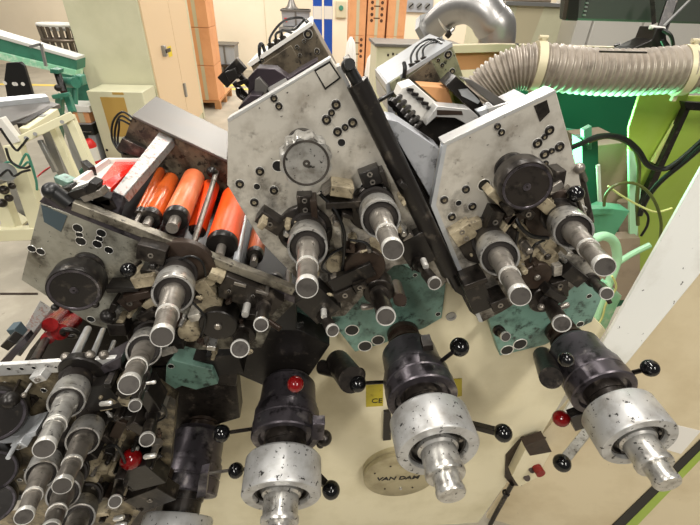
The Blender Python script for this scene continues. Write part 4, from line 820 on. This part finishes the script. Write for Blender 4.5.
def draped(u0, v0, u1, v1, Y, label):
    a, b2 = at(u0, v0, Y), at(u1, v1, Y); cx = (a.x+b2.x)/2; w = abs(b2.x-a.x)/2
    m = MB().lathe((cx, Y+w*.8, 0), (0, 0, 1), [(0, w), (b2.z*.6, w*1.02), (a.z*.7, w*.95), (a.z*.92, w*.7), (a.z, w*.2)], 40, 0, lambda th: 1+.09*math.cos(7*th)+.05*math.cos(11*th+1))
    tag(m.build('wrapped_roll', 'film'), label, 'wrapped roll')
draped(345.5, 37, 356, 70, 8.3, 'tall white wrapped bundle in front of the cartons'); draped(366, 54, 378, 82, 7.6, 'shorter white wrapped bundle beside the zinc ink box')
# machine behind the carton: cream bench with grey top
a, b2 = at(377, 43, 6.2), at(428, 60, 6.2)
bn = thing('work_bench', ((a.x+b2.x)/2, 6.4, 0), 'cream cabinet bench with grey top in front of the cartons', 'bench')
MB().aabb(a.x, b2.x+.5, 6.2, 6.9, 0, a.z-.04).build('body', 'cab', bn, .01); MB().aabb(a.x-.03, b2.x+.5, 6.15, 6.95, a.z-.04, a.z).build('bench_top', 'lid', bn, .005)
for u in (388, 393, 397, 402): q = at(u, 54+(u % 3), 6.2); MB().aabb(q.x-.012, q.x+.012, 6.19, 6.21, q.z-.015, q.z+.015).build('indicator', 'brown', bn)
# wall fittings
a, b2 = at(406, -2, YW-.05), at(432, 13, YW-.05)
so = thing('socket_panel', ((a.x+b2.x)/2, YW-.03, b2.z), 'grey wall panel with three sockets above the bench', 'socket panel')
MB().aabb(a.x, b2.x, YW-.06, YW-.001, b2.z, a.z).build('panel', 'tub', so, .01)
for i in range(3):
    x = a.x+(b2.x-a.x)*(.2+.3*i); z = (a.z+b2.z)/2; o = MB().lathe((x, YW-.06, z), (0, -1, 0), [(0, .07), (.03, .07), (.03, .0005)], 18).build('socket', 'steel', so); MB().bar((x-.05, YW-.09, z-.05), (x+.05, YW-.09, z+.04), .02, .03).build('plug', 'black', o)
a, b2 = at(336, 1, YW-.05), at(346, 18, YW-.05)
so = thing('wall_switch', ((a.x+b2.x)/2, YW-.03, b2.z), 'small pale switch unit on the wall beside the blue uprights', 'switch')
MB().aabb(a.x, b2.x, YW-.06, YW-.001, b2.z, a.z).build('panel', 'clamp', so, .01); MB().lathe(((a.x+b2.x)/2, YW-.06, a.z*.6+b2.z*.4), (0, -1, 0), [(0, .06), (.03, .05), (.03, .0005)], 16).build('dial', 'conv', so)
# big cream machine and white cabinets behind the rail
Yq = 4.2; a = at(497, 46, Yq); b2 = at(567, 4, Yq)
q = thing('cream_enclosure', (a.x+.6, Yq+.4, 0), 'cream machine enclosure with a slanting grey stripe, behind the rail', 'machine enclosure')
MB().aabb(a.x, b2.x, Yq, Yq+1, 0, at(530, 6, Yq).z).build('body', 'cab', q, .01)
MB().px([(518, 5), (545, 5), (528, 50), (504, 50)], Yq-.004, .004).build('stripe', 'clamp', q)
MB().aabb(a.x-.02, b2.x, Yq-.05, Yq+1.02, at(530, 6, Yq).z, at(530, 6, Yq).z+.03).build('top_edge', 'steel', q, .003)
MB().aabb(a.x+.1, b2.x-.1, Yq+.1, Yq+.9, at(530, 6, Yq).z+.03, 2.4).build('upper_unit', 'taupe', q, .01)
cabs = [(571, 587), (588, 637), (638, 700), (701, 760)]
for i, (u0, u1) in enumerate(cabs):
    a, b2 = at(u0, 40, 4.4), at(u1, 40, 4.4)
    t = thing('white_cabinet', ((a.x+b2.x)/2, 4.7, 0), ['narrow white cabinet panel beside the cream enclosure', 'white cabinet left of the screen arm', 'white cabinet behind the screen arm', 'white cabinet at the right edge behind the screen'][i], 'cabinet', 'row of white cabinets')
    MB().aabb(a.x+.004, b2.x-.004, 4.42, 4.9, 0, 2.3).build('body', 'white', t); MB().aabb(a.x+.006, b2.x-.006, 4.4, 4.419, .05, 2.28).build('cabinet_door', 'white', t, .004)

# ------------------------------------------------------------------ left machines
cv = thing('belt_conveyor', at(40, 60, 4.3)-Vector((0, 0, at(40, 60, 4.3).z)), 'sloping sea-green conveyor with a white belt, top left', 'conveyor')
YA, YB2 = 4.6, 5.05
def cvq(vL, vR, uL=-40, uR=77): return at(uL, vL, YA), at(uR, vR, YB2)
def slab(v0L, v0R, v1L, v1R, m, name, dep, fwd=0):
    a, b2 = cvq(v0L, v0R); c, d = cvq(v1L, v1R); o = Vector((0, -fwd, 0)); MB().prism([a+o, b2+o, d+o, c+o], (0, dep, 0)).build(name, m, cv, .004)
slab(23, 57, 27, 60, 'belt', 'belt', .2, .02); slab(27, 60, 42, 70, 'conv', 'side_frame', .2); slab(42, 70, 50, 76, 'mintsheet', 'lower_rail', .18, .03)
MB().bar(at(41, 44, 4.15), at(46, 66, 4.15), .02, .02).build('belt_guide', 'steel', cv); MB().bar(at(30, 47, 4.15), at(41, 44, 4.15), .02, .02).build('belt_guide', 'steel', cv)
MB().cyl(at(62, 82, 4.4), at(76, 83, 4.25), .045, 20).build('drive_motor', 'conv', cv); MB().px([(74, 75), (81, 76), (83, 86), (76, 87)], 4.4, .1).build('gear_box', 'conv', cv, .01)
MB().px([(50, 69), (58, 70), (58, 74), (50, 73)], 4.2, .1).build('leg_bracket', 'conv', cv); MB().cyl(at(57, 72, 4.28), at(64, 92, 4.2), .03, 14).build('strut', 'black', cv)
MB().cyl(at(75, 76, 4.4), at(75, 104, 4.3), .025, 14).build('strut', 'conv', cv)
MB().bar(at(60, 96, 4.15), fl(61, 172)+Vector((0, 0, .03)), .055, .06, (0, 1, 0)).build('leg', 'conv', cv, .004); MB().bar(at(67, 95, 4.2), at(73, 112, 4.15), .055, .05, (0, 1, 0)).build('leg', 'conv', cv, .004)
MB().bar(at(53, 97, 4.1), at(70, 94, 4.1), .035, .04, (0, 1, 0)).build('clamp_head', 'conv', cv, .006); MB().ball(at(58, 88, 4.1), .03).build('clamp_knob', 'black', cv)
a = fl(56, 180); b2 = fl(86, 171); MB().aabb(a.x, b2.x, a.y, b2.y, 0, .05).build('foot', 'conv', cv, .004)
hp = thing('hanging_plate', at(18, 80, 3.6), 'black steel plate with four holes hanging below the conveyor', 'plate')
MB().px([(6, 63), (20, 62), (24, 66), (33, 96), (29, 99), (12, 101), (7, 97), (4, 80)], 3.6, .03).build('plate', 'rubber', hp, .004)
for u, v in [(5, 83), (14, 84), (16, 84), (23, 84)]: MB().lathe(at(u, v, 3.6)+Vector((0, .002, 0)), (0, -1, 0), [(0, .014), (.004, .014), (.004, .0003)], 12).build('bolt', 'white', hp)
# wire basket on the far side of the conveyor
wb_ = thing('wire_basket', at(50, 48, 5.6), 'wire basket with a white lid rim, behind the conveyor', 'basket')
a, b2 = at(23, 30, 5.6), at(72, 54, 5.6); cx, cyy = (a.x+b2.x)/2, 5.95; rr = abs(b2.x-a.x)/2; zt = at(48, 27, 5.6).z; zb = at(48, 58, 5.6).z
for j in range(20):
    th = 2*math.pi*j/20; MB().bar((cx+rr*math.cos(th), cyy+rr*.55*math.sin(th), zb), (cx+rr*1.06*math.cos(th), cyy+rr*.6*math.sin(th), zt), .035, .02).build('basket_bar', 'wire', wb_)
for z, m in [(zt, 'white'), ((zt+zb)/2, 'wire'), (zb, 'wire')]:
    MB().tube([(cx+rr*1.05*math.cos(2*math.pi*j/24), cyy+rr*.59*math.sin(2*math.pi*j/24), z) for j in range(25)], .02, 8, 0, 2).build('basket_hoop', m, wb_)
MB().lathe((cx, cyy, zt-.06), (0, 0, 1), [(0, rr*.5), (.03, rr*.52), (.05, rr*.4), (.05, .001)], 32).build('lid', 'white', wb_)
MB().aabb(cx-rr*.8, cx+rr*.8, cyy-rr*.4, cyy+rr*.4, 0, zb-.02).build('basket_stand', 'conv', wb_)
# grey tray table and cream frame
tt = thing('tray_table', at(20, 120, 3.2)-Vector((0, 0, at(20, 120, 3.2).z)), 'grey sheet-metal tray table below the hanging plate', 'table')
tp_ = [at(-30, 118, 2.9), at(-30, 108, 3.3), at(49, 101, 3.5), at(60, 104, 3.4), at(10, 122, 2.95)]
MB().prism(tp_, (0, 0, -.03)).build('tray_top', 'lid', tt, .003); MB().prism([at(-30, 111, 3.25), at(-30, 106, 3.3), at(46, 99, 3.5), at(50, 102, 3.48)], (0, 0, .04)).build('tray_lip', 'paleblue', tt)
MB().bar(at(52, 110, 3.3), at(22, 127, 2.9), .05, .05).build('roller', 'dark', tt); MB().bar(at(55, 112, 3.25), at(25, 132, 2.85), .06, .05).build('side_rail', 'framec', tt, .004)
for (u, v, Y) in [(42, 140, 3.1), (-20, 140, 3.0)]:
    q = at(u, v-25, Y); MB().aabb(q.x-.03, q.x+.03, q.y-.03, q.y+.03, 0, q.z).build('leg', 'steel', tt)
fr = thing('welded_stand', fl(50, 236), 'cream welded stand in front of the green conveyor leg', 'stand')
Yf1, Yf2 = 2.75, 2.95
def bar(a, b2, w, h, n='frame_bar', m='framec', up=(0, 1, 0)): MB().bar(a, b2, w, h, up).build(n, m, fr, .004)
bar(at(14, 143, Yf1), at(73, 115, Yf2), .05, .06); bar(at(69, 115, Yf2), at(93, 172, Yf2-.1), .055, .05); bar(at(53, 126, Yf2), at(78, 182, Yf2-.1), .045, .05)
bar(at(14, 145, Yf1), at(42, 232, Yf1-.1), .10, .07, 'frame_post'); bar(at(-12, 160, Yf1), at(14, 230, Yf1-.1), .085, .07, 'frame_post'); bar(at(0, 118, Yf1), at(18, 142, Yf1), .05, .05, 'frame_bar', 'white')
bar(at(-2, 234, 2.6), at(48, 232, 2.65), .09, .06, 'foot'); bar(at(6, 230, 2.75), at(22, 218, 2.95), .09, .06, 'foot')
MB().px([(62, 124), (69, 122), (84, 165), (77, 172)], Yf2+.05, .03).build('dark_panel', 'tub', fr)
bar(at(40, 140, 3.05), at(56, 172, 3.0), .03, .03, 'support_tube', 'steel'); MB().cyl(at(33, 190, Yf1-.06), at(38, 208, Yf1-.08), .006, 10).build('slot', 'brown', fr)
for u, v in [(35, 134), (62, 122), (26, 138)]: MB().cyl(at(u, v, Yf1+.05), at(u, v, Yf1-.0), .012, 10).build('bolt', 'steel', fr)
for i, pts in enumerate([[(0, 128), (8, 140), (16, 150), (20, 148), (28, 138)], [(2, 165), (10, 162), (20, 168), (28, 162), (31, 166)], [(6, 148), (10, 160), (18, 166), (26, 168), (32, 165)], [(20, 165), (26, 154), (30, 160), (36, 180), (37, 190)], [(0, 176), (8, 170), (14, 176), (22, 172), (30, 170)]]):
    tag(MB().tube([at(u, v, 2.58-.03*i) for u, v in pts], .007, 8).build('loose_wire', ['rubber', 'conv'][i % 2]), ['black wire hanging from the cream frame top', 'green wire looped across the cream post', 'black wire sagging over the cream post', 'green wire dropping down the cream post', 'black wire at the lower left of the cream frame'][i], 'wire', 'wires on the cream frame')
MB().cyl(at(-4, 176, 2.62), at(6, 172, 2.5), .055, 20).build('valve_body', 'steel', fr)
for (u, v, r_) in [(4, 190, .03), (9, 198, .025), (2, 203, .03), (12, 186, .022)]: MB().ball(at(u, v, 2.6), r_, 14).build('valve_body', 'dark', fr)
for u0, v0, u1, v1 in [(46, 134, 56, 144), (52, 155, 62, 170), (36, 178, 52, 166)]:
    a, b2 = (at(u0, v0, 3.3), at(u1, v1, 3.3)) if v0 < 170 else (fl(u0, v0), fl(u1, v1))
    MB().tube([a, a.lerp(b2, .5)-Vector((0, 0, .04 if v0 < 170 else -.012)), b2], .008, 8).build('red_wire', 'redwire', fr)
# brown box and grey bin near the low cabinet, extinguisher
cx_ = carton(at(75, 122, 5.0).x, at(91, 122, 5.0).x, 5.0, 5.25, at(80, 123, 5.0).z, at(80, 112, 5.0).z, 'small brown carton on the dark box beside the low cabinet', None)
z0 = at(80, 123, 5.0).z; a = at(74, 122, 4.98); b2 = at(92, 122, 4.98)
o = MB().aabb(a.x, b2.x, 4.95, 5.26, .0, z0-.002).build('equipment_box', 'tub', None, .01); tag(o, 'grey box on the floor under the small carton', 'box')
MB().aabb(a.x-.01, b2.x+.01, 4.94, 5.265, z0-.12, z0-.003).build('dark_lid', 'rubber', o)
zt2 = at(80, 112, 5.0).z; tag(MB().aabb(a.x-.05, b2.x+.02, 4.98, 5.25, zt2+.001, zt2+.07).build('sheet_stack', 'white', None, .004), 'stack of white sheets on the small brown carton', 'sheets')
e0 = fl(97, 174); ex = thing('fire_extinguisher', e0, 'red fire extinguisher with a white label on the floor', 'fire extinguisher')
ztop = at(84, 132, e0.y).z; hh = max(ztop, .4)
ln = .0
MB().lathe(e0, (0, 0, 1), [(0, .075), (.02, .085), (hh*.72, .085), (hh*.82, .06), (hh*.86, .03)], 28).build('cylinder', 'red', ex)
MB().lathe(e0, (0, 0, 1), [(hh*.36, .0855), (hh*.36, .087), (hh*.66, .087), (hh*.66, .0855)], 28).build('label_band', 'white', ex)
MB().lathe(e0, (0, 0, 1), [(hh*.85, .03), (hh*.92, .04), (hh, .03)], 16).build('valve', 'black', ex); MB().bar(e0+Vector((-.02, 0, hh*.97)), e0+Vector((.10, -.03, hh*.99)), .02, .03).build('handle', 'black', ex)

# ================================================================== lights, camera
def area(name, loc, size, sy, power, rgb, rot=(0, 0, 0)):
    l = bpy.data.lights.new(name, 'AREA'); l.shape = 'RECTANGLE'; l.size = size; l.size_y = sy; l.energy = power; l.color = rgb
    o = bpy.data.objects.new(name, l); C.objects.link(o); o.location = loc; o.rotation_euler = rot; return o
WARM = (1, .955, .885)
for x, y, e in [(-3.2, 1.6, 100), (0.2, 1.0, 135), (-3.4, 5.0, 120), (.8, 5.2, 130), (4.5, 5.2, 130), (-5, 9.4, 205), (-1.6, 9.4, 205), (1.8, 9.4, 205), (5, 9.4, 205)]:
    area('ceiling_lamp', (x, y, 4.6), .35, 2.6, e, WARM)
area('ceiling_lamp', (-1.7, -2.4, 4.4), .4, 2.6, 200, (1, .96, .89)); area('ceiling_lamp', (1.9, -2.6, 4.4), .4, 2.6, 180, (1, .95, .87))
pl = bpy.data.lights.new('bay_lamp', 'AREA'); pl.energy = 6; pl.color = (.25, 1, .45); pl.size = .25
po = bpy.data.objects.new('bay_lamp', pl); C.objects.link(po); po.location = at(548, 150, 1.36); po.rotation_euler = (at(650, 92, 1.2)-po.location).to_track_quat('-Z', 'Y').to_euler(); pl.spread = math.radians(140)
w = bpy.data.worlds.new('hall_light'); bpy.context.scene.world = w; w.use_nodes = True
bg = w.node_tree.nodes['Background']; bg.inputs['Color'].default_value = (1, .965, .91, 1); bg.inputs['Strength'].default_value = .17
cam = bpy.data.cameras.new('camera'); co = bpy.data.objects.new('camera', cam); C.objects.link(co)
cam.sensor_width = 36; cam.sensor_fit = 'HORIZONTAL'; cam.lens = 36*F/700; cam.clip_start = .02
R = Matrix((( XC.x, YC.x, -ZC.x), (XC.y, YC.y, -ZC.y), (XC.z, YC.z, -ZC.z)))
cx_r = Vector((XC.x, YC.x, ZC.x)); cx_u = Vector((XC.y, YC.y, ZC.y)); cx_f = Vector((XC.z, YC.z, ZC.z))
# rows of ray(): world vector = (c.XC, c.YC, c.ZC); so camera right (c=x) is the first components, up the second, forward the third
right = Vector((XC.x, YC.x, ZC.x)); upv = Vector((XC.y, YC.y, ZC.y)); fwd = Vector((XC.z, YC.z, ZC.z))
m3 = Matrix((right, upv, -fwd)).transposed()
co.matrix_world = Matrix.Translation((0, 0, H)) @ m3.to_4x4()
sc = bpy.context.scene; sc.camera = co
sc.view_settings.view_transform = 'Standard'; sc.view_settings.look = 'None'; sc.view_settings.gamma = 1; sc.view_settings.exposure = -0.1; sc.view_settings.use_curve_mapping = False
